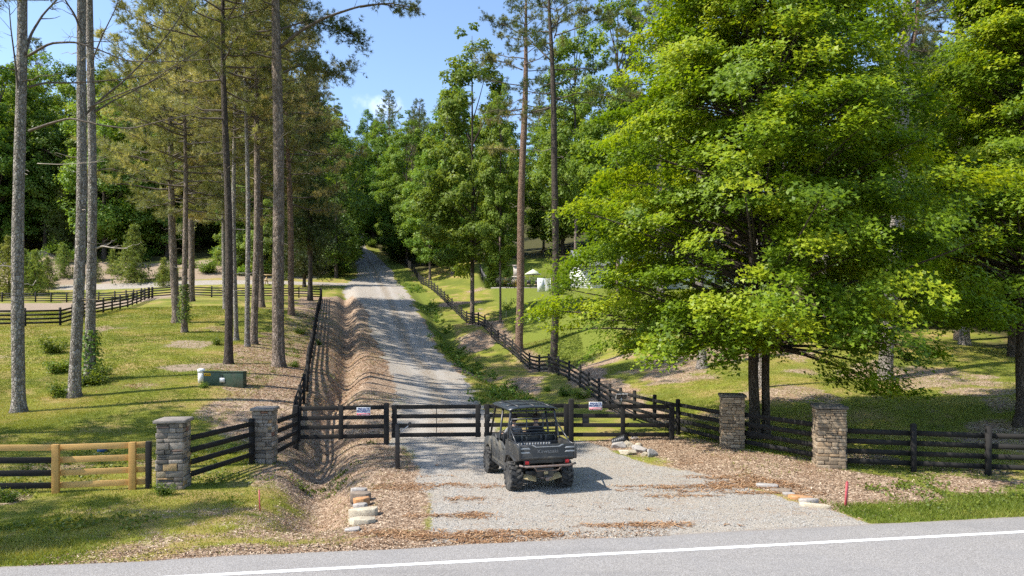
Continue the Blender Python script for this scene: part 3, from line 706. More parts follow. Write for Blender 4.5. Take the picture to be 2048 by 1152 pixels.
for k, (px, py, L, W, T, mt, lab) in enumerate([(1236,896,.36,.28,.26,'rock_grey','pale grey rock touching the black pipe end'), (1252,894,.36,.24,.24,'rock_cream','tan-grey rock second from the black pipe end'), (1277,892,.28,.18,.14,'rock_cream','white flat rock topmost in the pile by the mulch'),
      (1255,909,.38,.26,.24,'rock_cream','cream rock at the gravel edge of the pile'), (1278,905,.34,.28,.28,'rock_grey','rounded grey rock in the middle of the pile'), (1303,913,.32,.26,.28,'rock_grey','angular rock at the mulch end of the pile'), (1291,911,.2,.16,.14,'rock_cream','little rock tucked between two larger pile rocks'), (1270,878,.24,.16,.12,'rock_grey','small rock just below the gate line rails')]):
    rock(px, py, L, W, T, mt, lab, random.uniform(-40, 40), 200+k, grp='rocks piled by the gate')
for k, (px, py, L, W, T, mt, lab) in enumerate([(1533,974,.55,.30,.08,'rock_grey','grey flagstone farthest up the gravel edge'), (1562,984,.5,.32,.08,'rock_brown','brown flagstone second along the gravel edge'), (1578,990,.3,.2,.07,'rock_grey','small grey flagstone before the orange one'), (1600,998,.62,.36,.09,'rock_rust','orange-stained flagstone on the gravel edge'), (1618,1007,.46,.2,.12,'rock_grey','thick grey flagstone on end of the orange one'), (1630,1016,.72,.17,.10,'rock_cream','long narrow pale flagstone nearest the road')]):
    rock(px, py, L, W, T, mt, lab, rz=[-20,-25,-10,-22,-12,-32][k], seed=300+k, slab=True, grp='flagstones edging the gravel', lift=.005)
pg = hit(1226, 892); b_ = MB(); pr = []
for k in range(7): pr += [(.155, k*.075), (.17, k*.075+.02), (.17, k*.075+.045), (.155, k*.075+.065)]
b_.lathe(pr, 18); b_.lathe([(.13, -.002), (.155, -.004)], 18, mat=0)
t = thing('drain_pipe', 'black corrugated drain pipe end poking from the rocks', 'pipe', (pg[0]+.05, pg[1]+.1, pg[2]+.08))
o = b_.build('pipe', mat_plain('black_corrugated_plastic', (.014,.014,.015), .45), t); o.rotation_euler = (R(68), 0, R(55))
# ================================================================= UTILITY VEHICLE (local: x across, y forward, z up; rear axle at y=0)
UH = R(15.5); UX, UY = .66, 16.95
M['utv_body'] = mat_plain('dark_grey_body_plastic', (.034,.035,.036), .34, var=.15, scale=3, dirt=(.22,.195,.15), dirt_amt=.45)
M['utv_door'] = mat_plain('dusty_grey_door_plastic', (.055,.057,.057), .45, var=.15, scale=2.2, dirt=(.26,.225,.16), dirt_amt=.65)
M['utv_dark'] = mat_plain('black_vehicle_plastic', (.020,.021,.022), .5, var=.2, dirt=(.10,.09,.075), dirt_amt=.4, scale=4)
M['utv_roof'] = mat_plain('black_roof_plastic', (.030,.036,.042), .38, var=.15, scale=4)
M['utv_tube'] = mat_plain('black_steel_tube', (.030,.031,.033), .35, var=.15)
M['utv_grey'] = mat_plain('worn_light_plastic', (.27,.28,.28), .5, var=.2)
M['utv_tan'] = mat_plain('muddy_tan_guard', (.48,.38,.20), .7, var=.2, dirt=(.22,.17,.10))
M['utv_seat'] = mat_plain('black_vinyl_seat', (.018,.018,.019), .55)
M['rust'] = mat_plain('rusty_bumper_tube', (.19,.15,.13), .55, .3, var=.4, scale=14, dirt=(.22,.11,.055))
M['rubber'] = mat_plain('dusty_tyre_rubber', (.030,.030,.030), .85, var=.25, scale=9, dirt=(.16,.14,.11), dirt_amt=.5)
M['rim'] = mat_plain('dusty_alloy_rim', (.10,.095,.085), .45, .5, var=.3, dirt=(.36,.31,.23), dirt_amt=.8)
m, nt, b, out = newmat('red_lamp_lens'); b.inputs['Base Color'].default_value = (.55, .015, .02, 1); b.inputs['Roughness'].default_value = .15; M['lens'] = m
US = .97
utv = thing('utility_vehicle', 'dark grey roofed utility vehicle facing the closed gate', 'utility vehicle', (UX, UY, G(UX, UY)+.005), UH)
utv.scale = (US,)*3
def up(name, mb, mt, bevel=.012, parent=None, **k): return mb.build(name, M[mt], parent or utv, bevel=bevel, **k)
# wheels
def wheel(x, y, name_r=.345, w=.285):
    tw = MB(); r = name_r
    tw.lathe([(.19, -w*.42), (.25, -w*.5), (r*.90, -w*.5), (r*.955, -w*.42), (r*.955, w*.42), (r*.90, w*.5), (.25, w*.5), (.19, w*.42)], 30, axis='x')
    nl = 15
    for k in range(nl):
        for s in (-1, 1):
            a = 2*math.pi*(k+(.5 if s > 0 else 0))/nl
            rot = np.array(Matrix.Rotation(a, 3, 'X')@Matrix.Rotation(R(s*20), 3, 'Z'))
            c = np.array(Matrix.Rotation(a, 3, 'X'))@np.array([s*w*.25, 0, r*.965])
            tw.box(c, (w*.52, .066, .075), rot=np.array(Matrix.Rotation(a, 3, 'X'))@np.array(Matrix.Rotation(R(s*22), 3, 'Z')))
            a2 = a+.2
            c = np.array(Matrix.Rotation(a2, 3, 'X'))@np.array([s*w*.49, 0, r*.90])
            tw.box(c, (.045, .075, .10), rot=np.array(Matrix.Rotation(a2, 3, 'X')))
    wh = tw.build('wheel', M['rubber'], utv, bevel=.006); wh.location = (x, y, r-.005)
    rm = MB(); sgn = 1 if x > 0 else -1
    rm.lathe([(.195, -.11), (.205, -.10), (.18, -.05), (.18, .05), (.205, .10), (.195, .11)], 24, axis='x')
    rm.lathe([(.0, sgn*.055-.01), (.045, sgn*.07-.01), (.045, sgn*.07+.012), (.0, sgn*.075+.014)], 14, axis='x')
    for k in range(6):
        a = 2*math.pi*k/6
        q = np.array(Matrix.Rotation(a, 3, 'X'))
        for da in (-.10, .10):
            q2 = np.array(Matrix.Rotation(a+da, 3, 'X'))
            rm.beam(q@np.array([sgn*.06, 0, .03]), q2@np.array([sgn*.085, 0, .185]), .03, .022, up=(1, 0, 0))
    rm.lathe([(.15, sgn*.02), (.18, sgn*.02), (.18, sgn*.03), (.15, sgn*.03)], 20, axis='x')
    rm.build('rim', M['rim'], wh, bevel=.003)
for x in (-.67, .67):
    for y in (0, 2.36): wheel(x, y)
# chassis / underbody
b_ = MB(); b_.box((0, 1.2, .42), (.85, 2.9, .14)); b_.box((0, -.2, .50), (.42, .75, .22)); b_.box((0, -.42, .45), (.30, .28, .2))
for s in (-1, 1):
    b_.tube([(s*.22, -.1, .40), (s*.50, -.02, .34)], .028, 8); b_.tube([(s*.22, .15, .40), (s*.50, .03, .34)], .028, 8)
    b_.tube([(s*.26, -.2, .74), (s*.44, -.06, .42)], .045, 10); b_.tube([(s*.24, 2.2, .42), (s*.5, 2.36, .34)], .03, 8)
b_.box((0, -.62, .40), (.12, .10, .10)); up('chassis', b_, 'utv_dark', .01)
b_ = MB()
for s in (-1, 1):
    c = np.array(Matrix.Rotation(R(-s*14), 3, 'Y')); b_.box((s*.33, -.30, .335), (.34, .17, .022), rot=c@np.array(Matrix.Rotation(R(38), 3, 'X')))
up('arm_guard', b_, 'utv_tan', .006)
b_ = MB(); b_.box((0, -.60, .50), (.10, .04, .07)); up('tow_hitch_plate', b_, 'utv_tan', .006)
b_ = MB(); b_.box((0, -.68, .37), (.075, .16, .075)); b_.tube([(-.14, -.64, .39), (.14, -.64, .39)], .018, 8); up('hitch_receiver', b_, 'rust', .005)
# bumper bar
b_ = MB(); b_.tube([(-.70, -.66, .715), (-.55, -.78, .70), (0, -.80, .70), (.55, -.78, .70), (.74, -.70, .72)], .027, 10)
b_.tube([(-.36, -.78, .70), (-.28, -.74, .58), (.28, -.74, .58), (.36, -.78, .70)], .02, 8)
up('bumper_bar', b_, 'rust', 0, smooth_=True)
# rear wheel arches + bed
def arch(y0, R_=.47, z0=.345):
    return [(y0+R_*math.cos(a), z0+R_*math.sin(a)) for a in np.linspace(R(8), R(172), 11)]
for s in (-1, 1):
    b_ = MB(); poly = [(-.70, .80), (-.70, 1.13), (-.62, 1.20), (.46, 1.20), (.52, 1.08), (.52, .50)]+[(y, z) for y, z in arch(0)]
    poly = [(-.70, 1.15), (-.55, 1.20), (.50, 1.20), (.55, .98), (.55, .42), (.47, .41)]+[(y, z) for y, z in arch(0, .48, .36) if z > .74]+[(-.50, .78), (-.66, .86)]
    b_.prism(poly, s*.655, s*.745, 'x'); up('bed_side', b_, 'utv_body', .014, recalc=True)
    b_ = MB(); b_.prism([(.50, .60), (.36, .86), (0, .93), (-.40, .86), (-.50, .80), (-.42, .78), (-.30, .82), (0, .87), (.30, .81), (.44, .60)], s*.70, s*.79, 'x'); up('fender_flare', b_, 'utv_dark', .01, recalc=True)
    b_ = MB(); b_.tube([(s*.70, -.66, 1.20), (s*.70, .4, 1.23)], .02, 8); up('bed_rail', b_, 'utv_tube', 0)
b_ = MB(); b_.box((0, -.1, .86), (1.32, 1.16, .05))
for k in range(9): b_.box((-.56+k*.14, -.1, .893), (.05, 1.1, .02))
up('bed_floor', b_, 'utv_dark', .006)
# tailgate
b_ = MB(); b_.prism([(-.745, .865), (-.735, .90), (-.735, 1.20), (-.655, 1.225), (-.655, .855)], -.735, .735, 'x')
tgt = up('tailgate', b_, 'utv_dark', .012)
b_ = MB()
b_.prism([(-.42, 1.215), (-.32, 1.155), (.32, 1.155), (.42, 1.215), (.36, 1.215), (.29, 1.175), (-.29, 1.175), (-.36, 1.215)], -.752, -.738, 'y')
for s in (-1, 1):
    for z0 in (1.115, 1.02):
        b_.prism([(s*.44, z0), (s*.70, z0), (s*.70, z0+.04), (s*.48, z0+.04)], -.755, -.74, 'y')
up('tailgate_ridges', b_, 'utv_grey', .006, parent=tgt, recalc=True)
b_ = MB(); b_.box((0, -.742, .905), (1.40, .02, .05)); up('lower_lip', b_, 'utv_body', .006, parent=tgt)
for s in (-1, 1):
    b_ = MB(); b_.box((s*.72, -.735, 1.03), (.06, .07, .36)); up('corner_post', b_, 'utv_body', .014)
textmesh('lettering', 'Kawasaki', .135, mat_plain('highlight_grey_letters', (.19,.192,.192), .5), tgt, (0, -.747, 1.055), sx=1.08, ext=.004)  # letters kept pale: highlights on dark embossing put into their colour
textmesh('lettering', 'Kawasaki', .135, M['utv_dark'], tgt, (.006, -.744, 1.049), sx=1.1, ext=.004, bold=.006)
for s in (-1, 1):
    b_ = MB(); b_.box((s*.52, -.70, .79), (.10, .05, .085)); lt = up('tail_light', b_, 'lens', .012)
    b_ = MB(); b_.box((s*.52, -.672, .79), (.14, .02, .12)); up('lamp_housing', b_, 'utv_dark', .008, parent=lt)
b_ = MB(); b_.box((0, -.62, .80), (1.1, .06, .10)); up('rear_crossmember', b_, 'utv_dark', .01)
# cab floor, doors, hood
b_ = MB(); b_.box((0, 1.45, .50), (1.25, 1.75, .10)); b_.box((0, .62, .80), (1.34, .10, .60)); b_.box((0, 2.20, .80), (1.34, .09, .62)); up('cab_tub', b_, 'utv_dark', .015)
for s in (-1, 1):
    for (a, c_, nm) in [(.58, 1.26, 0), (1.28, 1.98, 1)]:
        b_ = MB(); b_.prism([(a, .46), (c_, .46), (c_, .98), (c_-.06, 1.08), (a+.28, 1.06), (a+.04, .98), (a, .90)], s*.70, s*.745, 'x'); dr = up('door', b_, 'utv_door', .016, recalc=True)
        b_ = MB(); b_.prism([(a+.10, .56), (c_-.08, .56), (c_-.08, .82), (a+.10, .74)], s*.742, s*.758, 'x'); up('door_panel', b_, 'utv_body', .008, parent=dr, recalc=True)
        b_ = MB(); b_.box((s*.752, a+.12, .92), (.022, .12, .035)); up('handle', b_, 'utv_dark', .006, parent=dr)
    b_ = MB(); b_.box((s*.69, 1.25, .42), (.12, 1.5, .07)); up('rocker', b_, 'utv_dark', .012)
    b_ = MB(); b_.prism([(1.98, .46), (2.0, .98), (2.10, 1.05), (2.65, .98), (2.86, .82), (2.84, .62)]+[(y, z) for y, z in arch(2.36, .44)][1:-1], s*.60, s*.765, 'x'); up('front_fender', b_, 'utv_door', .016, recalc=True)
b_ = MB(); b_.prism([(2.02, .62), (2.02, 1.08), (2.12, 1.12), (2.62, 1.02), (2.88, .84), (2.92, .58), (2.80, .50)], -.60, .60, 'x'); up('hood', b_, 'utv_body', .03)
# dash + wheel
b_ = MB(); b_.prism([(1.98, .80), (1.90, 1.02), (2.02, 1.14), (2.10, 1.10), (2.10, .80)], -.64, .64, 'x'); dash = up('dashboard', b_, 'utv_dark', .02)
b_ = MB(); a = np.linspace(0, 2*math.pi, 21); q = np.array(Matrix.Rotation(R(58), 3, 'X'))
ring = (np.stack([.175*np.cos(a), .175*np.sin(a), 0*a], 1))@q.T+np.array([-.36, 1.76, 1.10]); b_.tube(ring, .016, 8, cap=False)
b_.tube([np.array([-.36, 1.76, 1.10]), (-.36, 1.95, .98)], .022, 8)
for k in range(3):
    w_ = q@np.array([.17*math.cos(2.1*k+.5), .17*math.sin(2.1*k+.5), 0]); b_.tube([(-.36, 1.76, 1.10), np.array([-.36, 1.76, 1.10])+w_], .012, 6)
up('steering_wheel', b_, 'utv_dark', 0)
# seats
for (y0, xs) in [(1.36, (-.36, .36)), (.74, (0,))]:
    for x0 in xs:
        wd = .52 if len(xs) > 1 else 1.2
        b_ = MB(); b_.box((x0, y0+.12, .72), (wd, .46, .16)); b_.prism([(y0-.10, .74), (y0+.02, .78), (y0-.06, 1.26), (y0-.16, 1.26)], x0-wd/2, x0+wd/2, 'x'); up('seat', b_, 'utv_seat', .03)
# ROPS cage
def T(*p, r=.026): b_.tube([np.array(x_, float) for x_ in p], r, 10)
b_ = MB()
for s in (-1, 1):
    T((s*.66, .50, .80), (s*.66, .50, 1.45), (s*.60, .50, 1.90), (s*.58, .56, 1.945), (s*.58, 2.0, 1.965), (s*.60, 2.08, 1.93), (s*.68, 2.36, 1.10), r=.03)
    T((s*.70, 1.27, .60), (s*.70, 1.27, 1.10), (s*.60, 1.27, 1.93), r=.03)
    T((s*.70, -.40, 1.20), (s*.665, .50, 1.60), r=.02)
T((-.60, .50, 1.92), (.60, .50, 1.92)); T((-.60, 1.27, 1.94), (.60, 1.27, 1.94)); T((-.60, 2.06, 1.94), (.60, 2.06, 1.94))
up('roll_cage', b_, 'utv_tube', 0, smooth_=True)
# headache rack of bars behind the cab
b_ = MB()
for z0 in (1.72, 1.61, 1.51, 1.425, 1.345): b_.tube([(-.60, .40, z0), (.60, .40, z0)], .019, 8)
for x0 in (-.60, -.2, .25, .60): b_.tube([(x0, .40, 1.25), (x0, .40, 1.74)], .017, 8)
for s in (-1, 1): b_.tube([(s*.60, .40, 1.72), (s*.64, .40, 1.60), (s*.66, .36, 1.30), (s*.68, .30, 1.18)], .019, 8)
up('rear_screen', b_, 'utv_tube', 0, smooth_=True)
# moulded cargo head panel with openings
b_ = MB(); b_.box((0, .42, 1.285), (1.24, .05, .035)); b_.box((0, .42, 1.115), (1.24, .05, .035))
for x0 in (-.60, -.33, -.20, .20, .33, .60): b_.box((x0, .42, 1.20), (.05, .055, .17))
up('cargo_head_panel', b_, 'utv_body', .008)
b_ = MB(); b_.box((0, .47, 1.20), (1.2, .02, .2)); up('cargo_back_sheet', b_, 'utv_dark', .004)
b_ = MB()
for k in range(12): b_.box((-.42+k*.076, .36, 1.02), (.042, .04, .15))
up('ribbed_bed_front', b_, 'utv_grey', .006)
b_ = MB(); b_.box((0, .39, 1.0), (1.3, .03, .24)); up('bed_front', b_, 'utv_dark', .004)
# roof
b_ = MB(); yy = np.linspace(.38, 2.22, 9); nxx = 13; xx = np.linspace(-.70, .70, nxx); V = []
for zt in (0, -.035):
    for y0 in yy:
        for x0 in xx: V.append((x0*(1-.06*abs((y0-1.3)/.95)**3), y0, 1.995+.045*(1-(x0/.7)**2)+.02*(1-((y0-1.3)/.95)**2)-.03*(abs(x0) > .69)+zt))
nr = len(yy); Q = []
for L_ in range(2):
    for i_ in range(nr-1):
        for j_ in range(nxx-1):
            a_ = L_*nr*nxx+i_*nxx+j_; q4 = [a_, a_+1, a_+nxx+1, a_+nxx]; Q.append(q4 if L_ == 0 else q4[::-1])
off_ = nr*nxx
for j_ in range(nxx-1):
    Q += [[j_+1, j_, j_+off_, j_+1+off_], [(nr-1)*nxx+j_, (nr-1)*nxx+j_+1, (nr-1)*nxx+j_+1+off_, (nr-1)*nxx+j_+off_]]
for i_ in range(nr-1):
    Q += [[i_*nxx, (i_+1)*nxx, (i_+1)*nxx+off_, i_*nxx+off_], [(i_+1)*nxx+nxx-1, i_*nxx+nxx-1, i_*nxx+nxx-1+off_, (i_+1)*nxx+nxx-1+off_]]
b_.add(np.array(V), np.array(Q)); roof = up('roof', b_, 'utv_roof', 0)
b_ = MB()
for x0 in (-.42, 0, .42):
    b_.tube([(x0, .40, 2.026+.03*(1-(x0/.7)**2)), (x0, 1.3, 2.048+.03*(1-(x0/.7)**2)), (x0, 2.2, 2.026+.03*(1-(x0/.7)**2))], .013, 6)
for y0 in (.80, 1.55): b_.tube([(x0, y0, 2.012+.045*(1-(x0/.7)**2)+.012) for x0 in np.linspace(-.66, .66, 7)], .013, 6)
up('roof_ribs', b_, 'utv_tube', 0, parent=roof, smooth_=True)
# mirrors
for s in (-1, 1):
    b_ = MB(); b_.tube([(s*.64, 2.18, 1.52), (s*.76, 2.14, 1.55)], .01, 6); b_.box((s*.82, 2.12, 1.56), (.12, .035, .19)); up('side_mirror', b_, 'utv_dark', .012)
for s in (-1, 1):
    b_ = MB(); b_.lathe([(.0, 2.86), (.08, 2.87), (.085, 2.90), (.0, 2.93)], 14, c=(s*.42, 0, .86), axis='y'); up('headlight', b_, 'alu', 0)
# ================================================================= PEOPLE in the cab
M['skin'] = mat_plain('skin', (.45,.27,.19), .55, var=.08)
M['hair'] = mat_plain('dark_hair', (.022,.014,.010), .7, var=.3)
def person(label, seat, shirt, trouser, cap, reach, turn=0):
    """seated figure, local to the vehicle axes; seat = hip point"""
    hx, hy, hz = seat
    root_xy = Matrix.Translation((UX, UY, utv.location.z)) @ Matrix.Rotation(UH, 4, 'Z') @ Matrix.Scale(US, 4)
    vs, rs, es, mt_ = [], [], [], []
    def v(p, r): vs.append(p); rs.append(r); return len(vs)-1
    def chain(start, pts):
        a = start
        for p, r in pts: b2 = v(p, r); es.append((a, b2)); a = b2
        return a
    pel = v((hx, hy, hz), (.155, .12))
    ch = chain(pel, [((hx, hy-.03, hz+.16), (.145, .105)), ((hx, hy-.05, hz+.34), (.165, .115)), ((hx, hy-.05, hz+.47), (.13, .095))])
    nk = chain(ch, [((hx, hy-.035, hz+.56), (.06, .06)), ((hx, hy-.02, hz+.61), (.056, .056))])
    chain(nk, [((hx+.01*turn, hy-.005, hz+.69), (.083, .092)), ((hx+.01*turn, hy-.01, hz+.78), (.086, .10)), ((hx, hy-.012, hz+.84), (.055, .065))])
    for s in (-1, 1):
        sh = chain(ch, [((hx+s*.15, hy-.045, hz+.465), (.068, .068)), ((hx+s*.20, hy-.03, hz+.42), (.062, .062))])
        tgt_ = reach[0 if s < 0 else 1]
        el = ((hx+s*.25), hy+.07, hz+.20)
        wr = tuple(np.array(tgt_)+np.array([0, -.08, -.01]))
        w_ = chain(sh, [(el, (.047, .047)), (tuple((np.array(el)*.45+np.array(wr)*.55)), (.042, .042)), (wr, (.029, .026)), (tuple(np.array(tgt_)+np.array([0, -.03, 0])), (.034, .018))])
        for k in range(4):                     # four fingers curled over what they hold
            f0 = np.array(tgt_)+np.array([(k-1.5)*.020, .01, .008])
            L = (.030, .036, .034, .026)[k]
            chain(w_, [(tuple(f0), (.010, .010)), (tuple(f0+np.array([0, L, -.006])), (.009, .009)), (tuple(f0+np.array([0, L*1.15, -.034])), (.0085, .0085))])
        chain(w_, [(tuple(np.array(tgt_)+np.array([-s*.038, -.015, -.004])), (.011, .011)), (tuple(np.array(tgt_)+np.array([-s*.045, .02, -.018])), (.009, .009))])
        hp = chain(pel, [((hx+s*.10, hy+.06, hz-.01), (.095, .095)), ((hx+s*.13, hy+.25, hz+.03), (.082, .082)), ((hx+s*.14, hy+.44, hz+.04), (.062, .062)), ((hx+s*.14, hy+.50, hz-.16), (.056, .058)), ((hx+s*.14, hy+.50, hz-.36), (.038, .04))])
        chain(hp, [((hx+s*.14, hy+.56, hz-.40), (.045, .035)), ((hx+s*.14, hy+.66, hz-.41), (.042, .026))])
    me = bpy.data.meshes.new('person'); me.from_pydata([tuple(x) for x in vs], es, [])
    o = link('person', me)
    sk = o.modifiers.new('skin', 'SKIN'); sk.use_smooth_shade = True
    for k, d in enumerate(me.skin_vertices[0].data): d.radius = rs[k]; d.use_root = (k == 0)
    sb = o.modifiers.new('sub', 'SUBSURF'); sb.levels = 2; sb.render_levels = 2
    dg = bpy.context.evaluated_depsgraph_get(); m2 = bpy.data.meshes.new_from_object(o.evaluated_get(dg)); o.modifiers.clear(); o.data = m2; bpy.data.meshes.remove(me)
    m2.materials.clear()
    for x_ in (M['skin'], shirt, trouser): m2.materials.append(x_)
    for pz in m2.polygons:
        c = pz.center; i_ = 0
        if c.z < hz+.09 and abs(c.x-hx) < .27: i_ = 2
        elif c.z < hz+.545 and not (c.y > min(reach[0][1], reach[1][1])-.22 and c.z < hz+.45): i_ = 1
        if c.y > hy+.1 and c.z < hz+.14 and i_ == 0 and abs(c.z-reach[0][2]) > .15: i_ = 2
        pz.material_index = i_; pz.use_smooth = True
    o.matrix_world = root_xy
    # face and hair
    hc = np.array([hx, hy-.005, hz+.76])
    def part(name, mb, mt, **k): return mb.build(name, mt, o, smooth_=True, **k)
    nb2 = MB(); nb2.add(hc+np.array([[-.013, .088, -.025], [.013, .088, -.025], [0, .118, -.028], [0, .092, .022], [0, .09, -.036]]), np.array([[0, 2, 3], [2, 1, 3], [0, 4, 2], [2, 4, 1]])); part('nose', nb2, M['skin'])
    for s in (-1, 1):
        e = MB(); e.lathe([(.0, -.012), (.010, -.006), (.010, .006), (.0, .012)], 8, c=hc+np.array([s*.032, .088, .012]), axis='y'); part('eye', e, M['hair'])
        e = MB(); e.lathe([(.0, -.012), (.026, -.008), (.028, .006), (.012, .012)], 10, c=hc+np.array([s*.088, -.01, -.005]), axis='x'); part('ear', e, M['skin'])
    mo2 = MB(); mo2.box(hc+np.array([0, .09, -.055]), (.045, .012, .010)); part('mouth', mo2, mat_plain('lips', (.30,.10,.09), .5))
    hb = MB(); pr_ = [(.103, -.055), (.108, .0), (.104, .05), (.085, .092), (.045, .115), (.005, .12)]
    a_ = np.arange(16)*2*math.pi/16
    hb.lathe(pr_, 16, c=hc+np.array([0, -.022, .0])); hr = part('cap' if cap else 'hair', hb, cap or M['hair'])
    if cap:
        bb = MB(); bb.prism([(-.075, .06), (.075, .06), (.06, .165), (0, .185), (-.06, .165)], .035, .045, 'z'); bb.V[0] += hc; bb.build('brim', cap, hr)
        h2 = MB(); h2.lathe([(.095, -.075), (.101, -.05), (.10, .0)], 14, c=hc+np.array([0, -.026, -.01])); part('hair', h2, M['hair'])
    return tag(o, label, 'person')
tr = mat_plain('dark_denim', (.03,.035,.055), .8, var=.2); sh1 = mat_plain('grey_shirt', (.20,.20,.205), .85, var=.2); sh2 = mat_plain('black_shirt', (.016,.016,.018), .85, var=.2)
person('driver with dark cap and grey shirt holding the steering wheel', (-.27, 1.42, .87), sh1, tr, mat_plain('dark_cap', (.03,.022,.018), .8), ((-.48, 1.74, 1.16), (-.20, 1.74, 1.16)))
person('passenger in black shirt sitting beside the driver under the roof', (.36, 1.40, .86), sh2, tr, None, ((.24, 1.66, .96), (.48, 1.66, .96)), 1)
# ================================================================= FOLIAGE
STAR = np.array([(0,-.42,0),(.50,-.12,.10),(.17,.07,0),(0,.56,-.06),(-.17,.07,0),(-.50,-.12,.10)])
DIAM = np.array([(0,-.5,.0),(.30,.0,.07),(0,.5,.0),(-.30,0,.07)])
OVAL = np.array([(-.15,-.48,0),(.34,-.15,.06),(.22,.32,.02),(0,.5,-.05),(-.30,.2,.05),(-.34,-.15,.06)])
def unit(v): return v/(np.linalg.norm(v, axis=-1, keepdims=True)+1e-12)
def leaves(mb, C, N_, S, tmpl, var, rg, mat=0):
    n = len(C); N_ = unit(N_); a = unit(np.cross(N_, rg.normal(size=(n, 3)))); b2 = np.cross(N_, a); k = len(tmpl)
    V = C[:, None]+S[:, None, None]*(tmpl[None, :, 0:1]*a[:, None]+tmpl[None, :, 1:2]*b2[:, None]+tmpl[None, :, 2:3]*N_[:, None])
    mb.add(V.reshape(-1, 3), np.arange(n*k).reshape(n, k), mat, np.repeat(var, k))
def needles(mb, C, D, L, W, K, spread, rg, var, mat=1):
    """tufts: K thin blades round each direction D"""
    n = len(C); d = unit(D[:, None]*(1.0)+rg.normal(size=(n, K, 3))*spread)
    s = unit(np.cross(d, rg.normal(size=(n, K, 3)))); L_ = L[:, None]*rg.uniform(.7, 1.15, (n, K)); w = W[:, None, None] if np.ndim(W) else W
    base = C[:, None]+d*0.02
    tip = C[:, None]+d*L_[..., None]+np.array([0, 0, -.12])*L_[..., None]
    V = np.stack([base-s*w, base+s*w, tip+s*w*.35], 2)
    mb.add(V.reshape(-1, 3), np.arange(n*K*3).reshape(-1, 3), mat, np.repeat(np.clip(var[:, None]+rg.normal(size=(n, K))*.08, 0, 1).ravel(), 3))
def branch_pts(p0, az, L, rise, curve, n=6, rg=None, wob=.05):
    t = np.linspace(0, 1, n); r = L*t
    z = L*(rise*t+curve*t*t)
    p = np.stack([math.cos(az)*r, math.sin(az)*r, z], 1)+np.asarray(p0)
    if rg is not None: p[1:] += rg.normal(size=(n-1, 3))*wob*L*t[1:, None]
    return p
def pine_crown(seed, Hc=14, Rm=4.4, nb=64, K=13, tuft=.30, low_sparse=.5, density=1.0):
    """crown only; z=0 is its lowest branch, trunk axis at the origin"""
    rg = np.random.default_rng(seed); mb = MB(); TC, TD, TV = [], [], []
    for i in range(nb):
        t = (i+rg.uniform(0, 1))/nb; z = Hc*t**.92
        prof = (0.55+.55*math.sin(math.pi*min(1, t*1.25+.12)))*(1-t**3*.75)
        L = Rm*prof*rg.uniform(.6, 1.15); az = i*2.399+rg.normal()*.5
        if t < .3 and rg.random() < low_sparse*.5: continue
        rise = -.12+.75*t+rg.normal()*.08
        bp = branch_pts((0, 0, z), az, L, rise, .16, 7, rg, .03)
        mb.tube(bp, np.linspace(.035+.02*(1-t), .008, 7)*(.7+L*.09), 4, 0, .4, cap=False)
        clumpv = rg.uniform(.15, .85)
        ns = int((4+L*2.0)*density)
        for j in range(ns):
            f = rg.uniform(.30, 1.0); q = bp[min(6, int(f*6))]*(1-(f*6) % 1)+bp[min(6, int(f*6)+1)]*((f*6) % 1)
            l = rg.uniform(.4, 1.1)*(1.25-f*.55)
            sd = unit(np.array([math.cos(az+rg.choice([-1, 1])*rg.uniform(.4, 1.2)), math.sin(az+rg.choice([-1, 1])*rg.uniform(.4, 1.2)), rg.uniform(-.05, .55)]))
            e = q+sd*l
            mb.tube(np.stack([q, (q+e)/2+rg.normal(size=3)*.03, e]), [.014, .010, .005], 3, 0, .35, cap=False)
            m_ = int(rg.integers(4, 8)); ff = rg.uniform(.35, 1.05, m_)
            TC.append(q+(e-q)*ff[:, None]+rg.normal(size=(m_, 3))*.10); TD.append(np.tile(sd+np.array([0, 0, .45]), (m_, 1))); TV.append(np.full(m_, clumpv+rg.normal()*.1))
    TC = np.concatenate(TC); TD = np.concatenate(TD); TV = np.clip(np.concatenate(TV), 0, 1)
    needles(mb, TC, TD, np.full(len(TC), tuft)*rg.uniform(.8, 1.25, len(TC)), .013, K, .75, rg, TV)
    return mb
def trunk_tube(mb, H_, r0, r1, rg, sides=10, lean=(0, 0), flare=.45, mat=0, seg=16, wob=.05, z0=-.5):
    t = np.linspace(0, 1, seg)**1.35; z = z0+(H_-z0)*t
    p = np.stack([lean[0]*z+wob*np.sin(z*.35+rg.uniform(0, 6)), lean[1]*z+wob*np.cos(z*.3+rg.uniform(0, 6)), z], 1)
    p[:, :2] -= p[0, :2]
    r = r0+(r1-r0)*t; r = r*(1+flare*np.exp(-np.clip(z, 0, None)/.45))
    mb.tube(p, r, sides, mat, .5)
    return p
